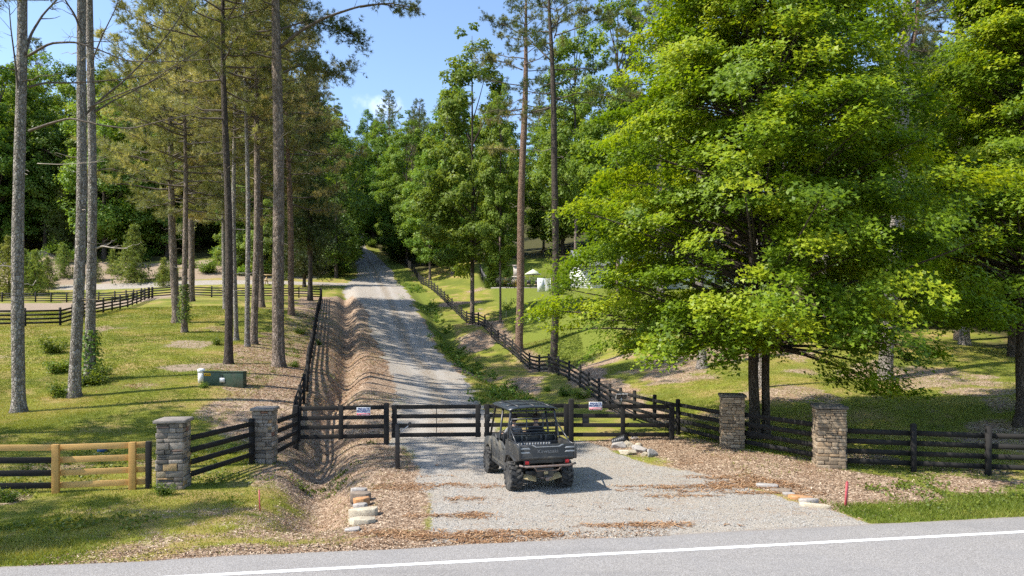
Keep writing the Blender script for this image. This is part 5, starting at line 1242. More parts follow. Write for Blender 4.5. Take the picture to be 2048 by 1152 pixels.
# ---------------------------------------------------------------- forest, region by region
placed = []
def scatter(n, xr, yr, sp, ok=lambda x, y: True, seed=0):
    r = random.Random(seed); res = []; tries = 0
    while len(res) < n and tries < 6000:
        tries += 1; x = r.uniform(*xr); y = r.uniform(*yr)
        if abs(off(x, y)) < 5.8 and 26 < y < 178: continue
        if abs(x) > .80*y+8 or not ok(x, y): continue
        if all((x-a)**2+(y-b)**2 > sp*sp for a, b in placed): placed.append((x, y)); res.append((x, y))
    return res
wood = [
 ('wood', 34, (-112, -58), (117, 150), 5.0, None, ['dec', 'dec', 'gum', 'dec', 'cedar'], 1.42, 'leafy tree in the dark wood beyond the clay bank', 'trees of the dark wood beyond the paddock'),
 ('bank', 20, (-62, -34), (117, 150), 4.6, None, ['dec', 'pine', 'dec', 'gum'], 1.3, 'tree in the wood edge above the clay bank', 'trees above the clay bank'),
 ('lanel', 18, (-60, -22), (106, 165), 4.4, lambda x, y: -24 < off(x, y) < -6.5 , ['pale', 'dec', 'cedar', 'pale', 'dec'], 1.1, 'tree crowding the uphill drive on the lane side', 'trees along the lane side of the drive'),
 ('driver', 16, (-45, -8), (112, 170), 4.2, lambda x, y: 6.2 < off(x, y) < 15, ['pale', 'pale', 'gum', 'pale'], 1.25, 'bright young tree lining the fence side of the uphill drive', 'young trees along the fence side of the drive'),
 ('crest', 30, (-100, 10), (178, 245), 7.0, None, ['dec', 'dec', 'gum', 'pineg'], 1.15, 'distant tree on the crest at the end of the drive', 'trees on the crest'),
 ('house', 26, (-8, 75), (108, 140), 5.2, lambda x, y: off(x, y) > 9, ['dec', 'gum', 'dec', 'pineg'], 1.3, 'tree in the dark wood behind the white house', 'trees behind the house'),
 ('side', 18, (30, 66), (40, 92), 5.5, lambda x, y: x > 27+.1*y, ['dec', 'pineg', 'dec', 'gum'], 1.15, 'shaded tree deep in the wood behind the roadside maple', 'trees behind the roadside maple'),
 ('top', 12, (-60, -14), (150, 190), 5.5, lambda x, y: off(x, y) > 8, ['dec', 'gum', 'pineg'], 1.1, 'tree far up the hill above the young trees', 'trees up the hill above the drive')]
for nm, n, xr, yr, sp, ok, kinds, s0, lab, grp in wood:
    for i, (x, y) in enumerate(scatter(n, xr, yr, sp, ok or (lambda x, y: True), seed=len(nm)*7+n)):
        kd = kinds[i % len(kinds)]; nk = sum(1 for q in CR if q[0] == kd); s = s0*random.uniform(.85, 1.2)
        w = {'dec': 'broadleaf', 'gum': 'star-leaved', 'pine': 'olive pine', 'pineg': 'green pine', 'cedar': 'dark cedar', 'pale': 'pale broadleaf'}[kd]
        tree(kd, i % nk, x, y, s, lab.replace('tree', w+(' tree' if 'pine' not in w and 'cedar' not in w else ''), 1), 'tree', grp+', '+w, random.uniform(.95, 1.15), cb={'dec': 2.0, 'gum': 2.0, 'pine': 10, 'pineg': 11, 'cedar': .6, 'pale': .5}[kd])
for x_, y_, s_, k_ in [(-41.5, 180, 1.0, 0), (-46, 183, 1.1, 1), (-37, 182, 1.05, 2), (-43, 190, 1.2, 3)]: tree('dec', k_, x_, y_, s_, 'broadleaf tree closing off the top of the drive', 'tree', 'trees closing the top of the drive', cb=1.2)
# pines whose tops show against the sky over the left wood and the centre gap
for px, d, s, lab in [(70, 165, 1.2, 'dark pine top standing above the left wood against the sky'), (825, 150, 1.05, 'dark pine top above the trees right of the sky gap'), (300, 150, 1.2, 'pine rising behind the wood edge above the paddock corner'), (215, 150, 1.15, 'pine crown seen between the pale trunks over the wood')]:
    tree('pineg', 0, (px-CX)*d/F, d, s, lab, 'pine tree', None, 1.0)
# pines just outside the picture whose shade falls into it
for x, y, s, k in [(-28, 17.0, .95, 0), (-16.3, 17.2, .9, 0), (-25, 8.0, .85, 1), (-24.5, 20.6, .95, 1), (-21, 10.0, .72, 0)]:
    tree('pineg', k, x, y, s, 'pine standing by the road just outside the picture', 'pine tree', 'pines just outside the picture')
# ================================================================= SHRUBS, IVY, WEEDS
def put(mesh, name, x, y, s, lab, cat, group=None, rz=None, tz=1, dz=0, parts=None):
    o = link(name, mesh, None, (x, y, G(x, y)+dz)); o.scale = (s, s, s*tz); o.rotation_euler = (0, 0, random.uniform(0, 6.28) if rz is None else rz)
    return tag(o, lab, cat, group)
for px, py, s, lab in [(268, 566, 2.0, 'largest feathery young cedar on the clay bank'), (70, 590, 1.45, 'young cedar at the paddock edge beside the nearest pine trunk'), (18, 592, 1.9, 'young cedar at the edge of the photo behind the farthest fence'), (95, 578, 1.1, 'small young cedar on the bank between two pale trunks'), (327, 573, .95, 'low round cedar right of the largest feathery one'), (128, 556, 1.2, 'young cedar high on the bank under the dark wood'), (225, 548, .9, 'thin little cedar left of the largest feathery one'), (345, 560, .9, 'small cedar behind the leaning thick pine'), (48, 575, 1.3, 'young cedar half hidden by the nearest pine trunk')]:
    g = hit(px, py); put(CR[('young', int(px) % 2)], 'young_cedar', g[0], g[1], s*1.15, lab, 'cedar', 'young cedars on the clay bank', tz=1.15)
BU = [bush(300+k, 1.2, .9, 1500, .085).mesh('bush', [M['twig'], M['l_weed']]) for k in range(3)]
BUY = bush(310, 1.2, 1.0, 1200, .10).mesh('bush', [M['twig'], M['l_yellow']])
BUD = bush(312, 1.4, 1.1, 1800, .10).mesh('bush', [M['twig'], M['l_dec']])
for px, py, s, w, lab in [(128, 795, 1.0, 0, 'leafy shrub at the foot of the front pale pine'), (178, 772, 1.15, 1, 'leafy shrub round the foot of the vine-covered pine'), (200, 752, .7, 2, 'small weed clump right of the vine-covered pine'), (118, 745, 1.1, 0, 'weedy green shrub between the pale pines'), (112, 705, 1.2, 1, 'tall weedy shrub behind the front pale pine'), (432, 690, .7, 2, 'small green bush left of the slender dark pine'), (600, 668, .8, 0, 'low green shrub near the swale fence'), (640, 690, .5, 1, 'weed clump on the swale bank'), (590, 735, .5, 1, 'weed clump beside the stout straight pine'), (480, 772, .45, 2, 'weeds against the green utility box'), (406, 776, .42, 0, 'weeds hiding the foot of the white pedestal'), (1130, 792, .7, 1, 'bright weeds under the hillside fence near the gate'), (1165, 797, .8, 2, 'bright weeds beside a fence post behind the gate'), (1095, 783, .5, 0, 'bright weeds in the grass patch beyond the gate'), (335, 990, .38, 1, 'weeds at the foot of the end pier'), (462, 905, .4, 2, 'weeds under the fence between the stone piers'), (15, 1004, .38, 0, 'dark weed clump on the verge at the corner of the photo'), (560, 560, 1.6, 1, 'bush beyond the side lane behind the stout pine')]:
    g = hit(px, py, lo=12.8); put(BU[w], 'shrub', g[0], g[1], s, lab, 'shrub')
for i, (px, py, s, lab) in enumerate([(690, 545, 2.2, 'bush spilling over the lane mouth beside the drive'), (668, 552, 2.0, 'bush left of the lane mouth under the cedar'), (705, 520, 2.6, 'bush on the drive bank where the hill steepens'), (415, 545, 2.4, 'bush on the clay bank behind the trio of pines'), (480, 550, 2.2, 'bush by the lane behind the slender dark pine'), (160, 520, 2.4, 'bush under the dark wood above the bank'), (60, 530, 2.6, 'bush under the dark wood near the photo edge'), (1500, 640, 2.5, 'bush in the shade far behind the twin maple trunks'), (716, 492, 2.2, 'bush closing the top of the drive on its lane side'), (742, 492, 2.0, 'bush closing the top of the drive on its fence side'), (20, 505, 3.0, 'large bush under the dark wood at the photo edge'), (110, 508, 2.8, 'large bush under the dark wood between two pale trunks'), (215, 505, 2.6, 'large bush under the dark wood right of the vine-covered pine'), (310, 512, 2.4, 'bush under the wood edge left of the pine trio'), (452, 520, 2.6, 'bush under the wood edge by the far thin pine'), (1118, 588, 1.3, 'round bush by the white house corner')]):
    g = hit(px, py); put(BUD, 'shrub', g[0], g[1], s, lab, 'shrub')
rb_ = random.Random(21); nb3 = 0
while nb3 < 26:
    x_ = rb_.uniform(-84, -33); y_ = rb_.uniform(104.5, 119)
    if abs(x_) > .79*y_: continue
    q_ = nb3 % 3; nb3 += 1
    if q_ == 0: put(CR[('young', nb3 % 2)], 'young_cedar', x_, y_, rb_.uniform(.6, 1.3), 'little young cedar scattered on the clay clearing', 'cedar', 'little cedars scattered on the clay clearing')
    else: put(BUD if q_ == 1 else BU[nb3 % 3], 'shrub', x_, y_, rb_.uniform(.9, 2.1), 'scrubby bush scattered on the clay clearing', 'shrub', 'scrub scattered on the clay clearing')
# weeds that line the gully and the fence foot: nobody could count them
def weeds(label, pts, ls, mt, name='weeds', per=40, H_=.35, seed=1):
    rg = np.random.default_rng(seed); pts = np.asarray(pts); n = len(pts)*per
    i = np.repeat(np.arange(len(pts)), per); sc_ = rg.uniform(.5, 1.3, len(pts))[i]
    q = np.zeros((n, 3)); q[:, :2] = pts[i]+rg.normal(size=(n, 2))*(.16*sc_)[:, None]*max(1, H_*2); q[:, 2] = ground(q[:, 0], q[:, 1])+np.abs(rg.normal(size=n))*H_*.5*sc_+.02
    mb = MB(); leaves(mb, q, np.array([0, 0, .7])+rg.normal(size=(n, 3))*.6, ls*rg.uniform(.6, 1.4, n), OVAL, np.clip(.5+.2*rg.normal(size=n)+(sc_-.9)*.3, 0, 1), rg, 0)
    return tag(mb.build(name, M[mt]), label, 'weeds', kind='stuff')
rg = np.random.default_rng(3); W = []
for _ in range(700):
    y = rg.uniform(34, 105); o_ = rg.normal()*.9+rg.choice([4.2, 6.0]); x = float(cx(y))+o_/.97
    if vnoise(x, y, 3.0) > .0 and abs(o_) < 5.6: W.append((x, y))
weeds('bright weeds lining the gully beside the drive', W, .14, 'l_weed', 'gully_weeds', 26, .4, 2)
W = []
for _ in range(420):
    x = rg.uniform(-14, -4.6); y = rg.uniform(13.2, 24)
    if roadn(x, y) > 12.9 and vnoise(x, y, 1.6)+.25*vnoise(x, y, .5) > .08: W.append((x, y))
for _ in range(160):
    x = rg.uniform(8, 16); y = rg.uniform(13.8, 18.2)
    if roadn(x, y) > 12.7 and vnoise(x+5, y, 1.3) > .0: W.append((x, y))
for _ in range(200):
    y = rg.uniform(26, 70); x = float(cx(y))-8.8+rg.normal()*1.1
    if vnoise(x, y, 2.0) > .12: W.append((x, y))
weeds('low broad-leaved weeds on the verge and straw', W, .06, 'l_weed', 'verge_weeds', 40, .12, 4)
# ivy on two trunks
def ivy(parent, g, z0, z1, r, n, seed, slope=0.0, mt='l_weed', sx=0):
    rg = np.random.default_rng(seed); z = rg.uniform(0, 1, n)**.8*(z1-z0)+z0; a = rg.uniform(0, 6.28, n); w = r*rg.uniform(1.0, 2.1, n)*(1.2-.5*(z-z0)/(z1-z0))
    q = np.stack([slope*z+w*np.cos(a), w*np.sin(a), z], 1); mb = MB()
    leaves(mb, q, np.stack([np.cos(a), np.sin(a), 0*a+.5], 1)+rg.normal(size=(n, 3))*.35, .13*rg.uniform(.6, 1.3, n), OVAL, np.clip(.45+.2*rg.normal(size=n), 0, 1), rg, 0)
    return mb.build('ivy', M[mt], parent)
ivy(t13, g13, .6, 3.6, .26, 900, 1); ivy(t3, g3, 0, 2.4, .30, 700, 2); ivy(t17, g17, .5, 13, .33, 700, 3, -.004, 'l_dec')
# ================================================================= GRASS, LITTER, STONES ON THE GROUND (stuff)
def blades(n_t, xr, yr, hgt, per, seed, keep, mt, name, label, wid=.010, spread=.05):
    rg = np.random.default_rng(seed); x = rg.uniform(*xr, n_t); y = rg.uniform(yr[0], yr[1], n_t)
    k = keep(x, y, rg); x, y = x[k], y[k]; n = len(x)*per; i = np.repeat(np.arange(len(x)), per)
    px_, py_ = x[i]+rg.normal(size=n)*spread, y[i]+rg.normal(size=n)*spread; z = ground(px_, py_)-.01
    a = rg.uniform(0, 6.28, n); h = hgt*rg.uniform(.5, 1.3, n)*(.75+.5*vnoise(px_, py_, 1.2)); ln = h*rg.uniform(.2, .9, n); b_ = a+rg.uniform(-1, 1, n)
    p0 = np.stack([px_, py_, z], 1); s = np.stack([np.cos(a), np.sin(a), 0*a], 1)*wid*(hgt/.07)**.5; tip = p0+np.stack([np.cos(b_)*ln, np.sin(b_)*ln, h], 1)
    V = np.stack([p0-s, p0+s, tip], 1); mb = MB()
    v = np.clip(.5+.9*vnoise(px_, py_, 2.5)+.4*vnoise(px_, py_, .6)+rg.normal(size=n)*.12, 0, 1)
    mb.add(V.reshape(-1, 3), np.arange(n*3).reshape(-1, 3), 0, np.repeat(v, 3))
    return tag(mb.build(name, M[mt]), label, 'grass', kind='stuff')
M['g_lawn'] = mat_leaf('lawn_grass', [(0, (.115,.16,.015)), (.45, (.215,.245,.026)), (.75, (.33,.32,.055)), (1, (.45,.375,.13))], .3, hue=0, val=0)
M['g_lush'] = mat_leaf('lush_grass', [(0, (.085,.13,.012)), (.45, (.16,.205,.024)), (.75, (.27,.28,.055)), (1, (.42,.35,.14))], .35, hue=0, val=0)
def zget(x, y): return zones(x, y)
def keep_lawn(x, y, rg):
    z = zget(x, y); q = 1-np.maximum.reduce([z['gravel'], z['straw']*.93, z['clay']*.95, z['forest']])
    return (rg.random(len(x)) < q) & (roadn(x, y) > 12.5)
def keep_lush(x, y, rg):
    z = zget(x, y); return (rg.random(len(x)) < z['lush']) & (z['gravel'] < .35) & (roadn(x, y) > 12.45)
def inview(f): return lambda x, y, rg: f(x, y, rg) & (np.abs(x) < .78*y+1)
blades(180000, (-26, -3), (10.6, 34), .065, 4, 1, inview(keep_lawn), 'g_lawn', 'lawn_grass', 'mown yellow-green lawn grass on the uphill-left yard', .009)
blades(120000, (-46, -9), (34, 66), .09, 3, 2, inview(keep_lawn), 'g_lawn', 'lawn_grass', 'mown lawn grass round the pine trunks', .016, .08)
blades(120000, (6, 36), (18, 48), .075, 4, 3, inview(keep_lawn), 'g_lawn', 'lawn_grass', 'mown lawn grass under and behind the maples', .011, .06)
blades(75000, (-14, 18), (10.6, 16.5), .11, 5, 4, inview(keep_lush), 'g_lush', 'verge_grass', 'lush green verge grass beside the asphalt', .008, .04)
blades(30000, (-8, 6), (32, 62), .16, 5, 5, inview(keep_lush), 'g_lush', 'drive_grass', 'bright grass patch beside the drive beyond the gate', .014, .06)
def litter(n, xr, yr, seed, keep, size, cols, name, label, needle=False, lift=.012):
    rg = np.random.default_rng(seed); x = rg.uniform(*xr, n); y = rg.uniform(*yr, n); k = keep(x, y, rg); x, y = x[k], y[k]; n = len(x)
    q = np.stack([x, y, ground(x, y)+lift*rg.uniform(.3, 1.6, n)], 1); mb = MB()
    tm = np.array([(-.05, -.5, 0), (.05, -.5, 0), (.05, .5, .05), (-.05, .5, .05)]) if needle else OVAL*np.array([.75, 1, 1.6])
    leaves(mb, q, np.array([0, 0, 1.])+rg.normal(size=(n, 3))*(.15 if needle else .42), size*rg.uniform(.5, 1.5, n), tm, rg.random(n), rg, 0)
    return tag(mb.build(name, cols), label, 'litter', kind='stuff')
def lit_mat(name, st):
    m, nt, b, out = newmat(name); N = NT(nt); N.put(b.inputs['Base Color'], N.ramp(N.attr('var'), st)); b.inputs['Roughness'].default_value = .85; b.inputs['Specular IOR Level'].default_value = .2; return m
LM = lit_mat('brown_leaf_litter', [(0, (.085,.048,.028)), (.4, (.235,.15,.092)), (.75, (.39,.275,.185)), (1, (.60,.49,.36))])
NM = lit_mat('rust_pine_straw', [(0, (.12,.055,.025)), (.5, (.27,.145,.07)), (1, (.42,.27,.15))])
def keep_straw(x, y, rg):
    z = zget(x, y); return (rg.random(len(x)) < z['straw']*1.0) & (z['gravel'] < .55) & (roadn(x, y) > 12.35)
litter(90000, (-10, 0), (10.8, 27), 1, keep_straw, .034, LM, 'leaf_litter', 'brown dead leaves and mulch around the ditch')
litter(70000, (2.4, 13), (13, 26), 2, keep_straw, .036, LM, 'mulch', 'wood-chip mulch on the bank before the piers')
litter(60000, (-26, 4), (27, 62), 3, keep_straw, .058, LM, 'leaf_litter', 'dead leaves on the drive banks')
litter(30000, (-24, -8), (30, 60), 13, keep_straw, .20, NM, 'pine_straw', 'fallen pine straw under the yard pines', True)
def keep_drift(x, y, rg):
    v = fbm(x*.55+y*.12, y*1.9, 1.3, 6)*.85; n = roadn(x, y)
    edge = np.exp(-((n-12.75)/.45)**2)*.28*(x < 3.6)
    return (v+edge > .16+.42*rg.random(len(x))**.8) & (n > 12.05) & (poly_sd(x, y, APRON) > -1.2)
litter(90000, (-3.5, 7.5), (12.2, 20), 4, keep_drift, .14, NM, 'pine_straw_drifts', 'rusty drifts of pine straw across the gravel apron', True, .010)
litter(24000, (-8, 3), (10.9, 14), 14, lambda x, y, rg: (np.abs(roadn(x, y)-12.55+.25*vnoise(x, y, .8)) < .30+.4*vnoise(x, y, 1.5)), .036, LM, 'leaf_litter', 'dead leaves washed along the asphalt edge', False, .010)
def keep_grav(x, y, rg):
    z = zget(x, y); return (z['gravel'] > .5) & (roadn(x, y) > 12.3)
rg = np.random.default_rng(9); x = rg.uniform(-4.5, 7.5, 30000); y = rg.uniform(12.3, 26, 30000); k = keep_grav(x, y, rg); x, y = x[k], y[k]; n = len(x)
s = rg.uniform(.008, .019, n); q = np.stack([x, y, ground(x, y)+s*.3], 1)
OC = np.array([(1,0,0),(0,1,0),(-1,0,0),(0,-1,0),(0,0,1),(0,0,-1.)]); FC = np.array([[0,1,4],[1,2,4],[2,3,4],[3,0,4],[1,0,5],[2,1,5],[3,2,5],[0,3,5]])
rot = rg.uniform(0, 6.28, n); c_, s_ = np.cos(rot), np.sin(rot); V = OC[None]*rg.uniform(.6, 1.3, (n, 6, 1))*s[:, None, None]*np.array([1.2, .9, .6])
V = np.stack([V[..., 0]*c_[:, None]-V[..., 1]*s_[:, None], V[..., 0]*s_[:, None]+V[..., 1]*c_[:, None], V[..., 2]], -1)+q[:, None]
mb = MB(); mb.add(V.reshape(-1, 3), (FC[None]+np.arange(n)[:, None, None]*6).reshape(-1, 3), 0, np.repeat(rg.random(n), 6))
tag(mb.build('gravel_stones', lit_mat('crushed_limestone', [(0, (.22,.205,.185)), (.5, (.33,.315,.29)), (1, (.47,.455,.425))])), 'loose crushed stone on the gravel apron', 'gravel', kind='stuff')
# ================================================================= HOUSE, POOL TERRACE
M['siding'] = mat_plain('white_siding', (.80,.80,.80), .6, var=.05, scale=3)
M['roofing'] = mat_plain('grey_shingles', (.12,.125,.135), .85, var=.25, scale=12)
M['glass'] = mat_plain('window_glass', (.03,.04,.05), .08, var=.1)
M['trimw'] = mat_plain('white_trim', (.78,.78,.77), .5, var=.04)
hx, hy = 22.4, 98.5; hz = min(G(hx-13, hy-3), G(hx, hy-3), G(hx+13, hy-3))-.4; hz = 10.0
hs = thing('house', 'white gabled house hidden behind the broad maple', 'house', (hx, hy, hz), R(4))
b_ = MB(); b_.box((0, 0, 1.6), (27, 9, 3.8))
for k in range(11): b_.box((0, -4.51, .2+k*.28), (27, .03, .02))
wl = b_.build('wall', M['siding'], hs)
b_ = MB(); b_.prism([(-5.2, 3.3), (0, 5.9), (5.2, 3.3), (5.2, 3.05), (0, 5.65), (-5.2, 3.05)], -14, 14, 'x'); b_.build('roof', M['roofing'], hs, recalc=True)
b_ = MB(); b_.prism([(-4.45, 3.5), (0, 5.6), (4.45, 3.5)], -13.45, 13.45, 'x'); b_.build('gable', M['siding'], hs, recalc=True)
b_ = MB(); b_.prism([(-2.6, 3.4), (0, 5.0), (2.6, 3.4), (2.6, 0), (-2.6, 0)], -6.2, -4.4, 'y'); b_.V[0] += np.array([-5, 0, 0]); dm = b_.build('front_gable', M['siding'], hs, recalc=True)
b_ = MB(); b_.prism([(-3.0, 3.2), (0, 5.1), (3.0, 3.2), (3.0, 3.4), (0, 5.35), (-3.0, 3.4)], -6.6, -2.0, 'y'); b_.V[0] += np.array([-5, 0, 0]); b_.build('gable_roof', M['roofing'], dm, recalc=True)
for x0 in (-11.5, -8.8, -1, 2.4, 5.8, 9.2, 12):
    for z0 in (1.6,):
        b_ = MB(); b_.box((x0, -4.54, z0), (1.25, .08, 1.75)); w_ = b_.build('window', M['trimw'], hs)
        b_ = MB(); b_.box((x0, -4.585, z0), (1.05, .02, 1.5)); b_.build('pane', M['glass'], w_)
# white screen beside the fence
g = hit(1082, 584); wz = 27.5*g[1]/F
t = thing('privacy_screen', 'white garden screen with a louvred side at the end of the pool fence', 'screen', tuple(g), R(5))
b_ = MB(); b_.box((0, 0, wz/2-.1), (14.5*g[1]/F, .08, wz+.2)); b_.build('panel', M['trimw'], t)
b_ = MB()
for k in range(12): b_.box((.92, .35, .1+k*wz/12), (.75, .05, wz/12*.62))
for x0 in (.56, 1.30): b_.box((x0, .36, wz/2-.1), (.08, .08, wz+.2))
b_.build('louvred_side', M['trimw'], t)
# terrace, planters, fence
def flat(px, py, d): return np.array([(px-CX)*d/F, d])
ta = hit(1010, 572)
b_ = MB(); tz_ = 10.2
b_.box((2.6, 98.6, tz_), (11, 9.6, .3))
tr_ = b_.build('pool_terrace', mat_plain('pale_paving', (.22,.20,.18), .85, var=.15, scale=2)); tag(tr_, kind='structure')
tz0 = tz_+.15
M['iron'] = mat_plain('black_iron_fence', (.012,.012,.013), .5)
fp = [(-5.0, 106.5), (-3.9, 101), (-3.4, 97.2), (-2.0, 94.2), (.5, 93.3), (4.6, 92.6)]
q = resample(fp, 2.1); ft = thing('pool_fence', 'black iron picket fence round the pool terrace', 'fence', (q[0, 0], q[0, 1], 0), 0)
zf = np.maximum(ground(q[:, 0], q[:, 1]), tz0-.8)
for k in range(len(q)):
    b_ = MB(); b_.box((q[k, 0]-q[0, 0], q[k, 1]-q[0, 1], zf[k]+.75), (.09, .09, 1.7)); b_.build('post', M['iron'], ft)
for k in range(len(q)-1):
    b_ = MB(); A = np.array([*(q[k]-q[0]), zf[k]]); B_ = np.array([*(q[k+1]-q[0]), zf[k+1]])
    for h in (.18, 1.22, 1.42): b_.beam(A+[0, 0, h], B_+[0, 0, h], .04, .04)
    for j in range(1, 14): c = A+(B_-A)*j/14; b_.box(c+np.array([0, 0, .80]), (.022, .022, 1.35))
    b_.build('picket_bay', M['iron'], ft)
for i, (px, h, lab) in enumerate([(978, 3.2, 'narrow arborvitae standing first on the terrace edge'), (986.5, 3.4, 'narrow arborvitae second on the terrace edge'), (995, 3.2, 'narrow arborvitae close behind the thin tree trunk'), (1014, 3.9, 'pointed arborvitae beside the golden shrub')]):
    d = 95.5 if i < 3 else 95; x = (px-CX)*d/F
    mb = cedar_crown(400+i, h, .62 if i < 3 else .8, 60, .18, 11, lo=.01); o = mb.build('arborvitae', [M['bark_dark'], M['l_arb']]); o.location = (x, d, max(G(x, d), tz0)-.05); tag(o, lab, 'arborvitae', 'arborvitae on the terrace')
for px, d, s, lab in [(1007, 95.4, 1.35, 'golden shrub between arborvitae on the terrace'), (1027, 95.2, 1.2, 'golden shrub before the outdoor fireplace')]:
    x = (px-CX)*d/F; o = link('golden_shrub', BUY, None, (x, d, tz0)); o.scale = (s*.8, s*.8, s*1.5); tag(o, lab, 'shrub', 'golden shrubs on the terrace')
for px, s, lab in [(1063, 2.6, 'bright green shrub behind the garden umbrella'), (1085, 2.4, 'bright green shrub behind the white screen')]:
    x = (px-CX)*101/F; o = link('shrub', BU[1], None, (x, 101, tz0)); o.scale = (s, s, s*1.1); tag(o, lab, 'shrub', 'bright shrubs on the terrace')
M['tanstone'] = mat_plain('pale_fireplace_stone', (.50,.44,.38), .9, var=.2, scale=4)
fx, fy = (1036-CX)*99/F, 99
t = thing('outdoor_fireplace', 'pale stone outdoor fireplace behind the bare pine trunk', 'fireplace', (fx, fy, tz0))
b_ = MB(); b_.box((0, 0, .9), (1.9, .9, 1.8)); b_.box((0, 0, 1.85), (2.1, 1.05, .14)); b_.build('hearth', M['tanstone'], t)
b_ = MB(); b_.box((0, 0, 2.7), (1.35, .75, 1.6)); b_.box((0, 0, 3.5), (1.6, .95, .16)); b_.build('chimney', M['tanstone'], t)
b_ = MB(); b_.box((0, -.46, .75), (.9, .03, .8)); b_.build('firebox', M['cap_dark'], t)
ux, uy = (1066-CX)*96/F, 96
t = thing('garden_umbrella', 'pale sage garden umbrella open over the terrace', 'umbrella', (ux, uy, tz0))
b_ = MB(); b_.tube([(0, 0, 0), (0, 0, 2.75)], .03, 8); b_.build('pole', M['cap_dark'], t)
b_ = MB(); a = np.arange(8)*2*math.pi/8; rim = np.stack([1.15*np.cos(a), 1.15*np.sin(a), 0*a+2.05], 1); rim2 = rim-np.array([0, 0, .10])
b_.add(np.vstack([[[0, 0, 2.72]], rim, rim2]), [np.array([[0, 1+k, 1+(k+1) % 8] for k in range(8)]), np.array([[1+k, 9+k, 9+(k+1) % 8, 1+(k+1) % 8] for k in range(8)])]); b_.build('canopy', mat_plain('sage_canvas', (.50,.54,.40), .8, var=.06), t)
for k, (px, lab) in enumerate([(1059, 'pale patio chair under the garden umbrella'), (1073, 'patio chair beside the white screen under the umbrella')]):
    x = (px-CX)*94.5/F; t = thing('patio_chair', lab, 'chair', (x, 94.5, tz0), R(20-40*k), 'patio chairs')
    b_ = MB(); b_.box((0, 0, .42), (.55, .55, .08)); b_.build('seat', M['utv_tan'], t); b_ = MB(); b_.box((0, .27, .75), (.55, .07, .6)); b_.build('backrest', M['utv_seat'], t)
    for sx in (-.24, .24):
        for sy in (-.24, .24): b_ = MB(); b_.box((sx, sy, .2), (.05, .05, .4)); b_.build('leg', M['utv_seat'], t)
t = MB(); t.lathe([(.0, 0), (.22, 0), (.32, .45), (.36, .6), (.30, .6), (.0, .55)], 14); o = t.build('planter', M['utv_dark']); px = 1018.5; o.location = ((px-CX)*94.6/F, 94.6, tz0); tag(o, 'dark planter pot on the terrace by the arborvitae', 'planter')
# pale flowering sapling, split-rail relic, lawn stone
g = hit(1012, 640); t = thing('sapling', 'small drooping pale-leaved sapling beside the thin tree', 'sapling', tuple(g)); b_ = MB(); b_.tube([(0, 0, -.1), (.03, 0, .8), (0, 0, 2.4)], [.03, .025, .012], 6); b_.build('stem', M['twig_pale'], t); o = link('crown', bush(320, 1.5, .8, 500, .15).mesh('crown', [M['twig'], M['l_pale']]), t, (0, 0, 1.0))
g = hit(1078, 641); me = rock_mesh(5, .30, .24, .3); me.materials.append(M['siding']); o = link('rock', me, None, (g[0], g[1], g[2]+.12)); tag(o, 'small white stone alone on the house lawn', 'stone')
M['railwood'] = mat_wood('weathered_tan_rail', (.36,.24,.11), (.55,.40,.22), world=True)
rx_, ry_ = (541-CX)*99/F, 99; rz_ = G(rx_, ry_)
t = thing('picnic_table', 'tan wooden picnic table past the lane behind the pine trunks', 'picnic table', (rx_, ry_, rz_), R(6))
b_ = MB(); b_.box((0, 0, 1.45), (1.7, 1.0, .09)); b_.build('table_top', M['railwood'], t)
for s in (-1, 1):
    b_ = MB(); b_.box((0, s*1.0, .62), (3.4, .32, .08)); b_.build('bench', M['railwood'], t)
for s in (-1, 1):
    b_ = MB(); b_.beam((s*.6, -.7, 0), (s*.6, .35, 1.42), .1, .14); b_.beam((s*.6+.1, .7, 0), (s*.6+.1, -.35, 1.42), .1, .14); b_.box((s*.6, 0, .58), (.09, 2.1, .12)); b_.build('leg', M['railwood'], t)
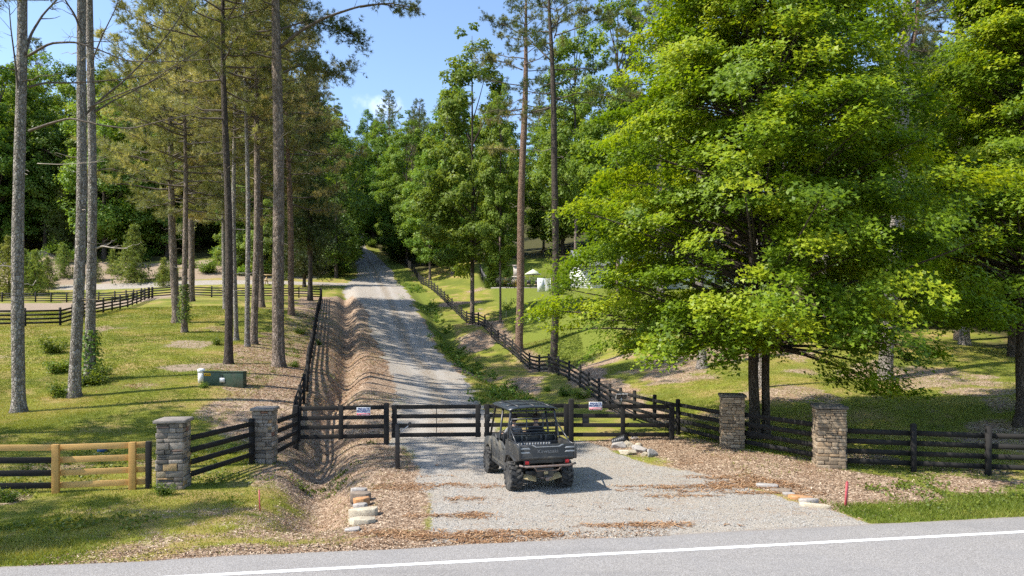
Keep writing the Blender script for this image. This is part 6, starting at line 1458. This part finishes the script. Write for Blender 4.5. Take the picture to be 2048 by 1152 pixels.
# ================================================================= SKY, SUN, CAMERA
az = R(18.0); el = R(50.5)
tr3 = Vector((math.cos(az)*math.cos(el), math.sin(az)*math.cos(el), -math.sin(el)))
sun = bpy.data.lights.new('sun', 'SUN'); sun.energy = 3.7; sun.angle = R(.53); sun.color = (1.0, .945, .86)
so = bpy.data.objects.new('sun', sun); col.objects.link(so); so.rotation_euler = tr3.to_track_quat('-Z', 'Y').to_euler()
w = bpy.data.worlds.new('World'); sc.world = w; w.use_nodes = True; nt = w.node_tree; N = NT(nt); bg = nt.nodes['Background']
sky = nt.nodes.new('ShaderNodeTexSky'); sky.sky_type = 'NISHITA'; sky.sun_disc = False; sky.sun_elevation = el
sky.sun_rotation = math.atan2(-tr3.x, -tr3.y); sky.air_density = 1.0; sky.dust_density = .6; sky.ozone_density = 2.2; sky.altitude = 200
gen = N.n('ShaderNodeTexCoord').outputs['Generated']
cdir = unit(P(762, 214, 100)-np.array([0, 0, CH]))
df = N.n('ShaderNodeVectorMath', operation='SUBTRACT'); N.put(df.inputs[0], gen); df.inputs[1].default_value = tuple(cdir)
ln = N.n('ShaderNodeVectorMath', operation='LENGTH'); N.put(ln.inputs[0], N.scale(df.outputs[0], (26, 26, 70)))
cl = N.math('MULTIPLY', N.step(N.math('ADD', ln.outputs['Value'], N.math('MULTIPLY', N.math('SUBTRACT', N.noise(gen, 60, 5), .5), 1.8)), 1.1, .1), .24)
N.put(bg.inputs[0], N.mix(cl, sky.outputs[0], (7.5, 7.6, 7.8))); bg.inputs[1].default_value = .128
cam = bpy.data.cameras.new('camera'); cam.sensor_width = 36; cam.lens = F/2048*36; cam.shift_y = (HY-576)/2048; cam.clip_end = 2000; cam.clip_start = .1
co = bpy.data.objects.new('camera', cam); col.objects.link(co); co.location = (0, 0, CH); co.rotation_euler = (R(90), 0, 0); sc.camera = co
vs = sc.view_settings; vs.view_transform = 'Standard'; vs.look = 'None'; vs.exposure = 1.22; vs.gamma = 1; vs.use_curve_mapping = False
sc.render.engine = 'CYCLES'; sc.cycles.use_denoising = False
sc.cycles.max_bounces = 7; sc.cycles.diffuse_bounces = 5; sc.cycles.transmission_bounces = 4; sc.cycles.transparent_max_bounces = 4; sc.cycles.glossy_bounces = 2
sc.cycles.use_adaptive_sampling = True; sc.cycles.adaptive_threshold = .02; sc.render.use_persistent_data = False
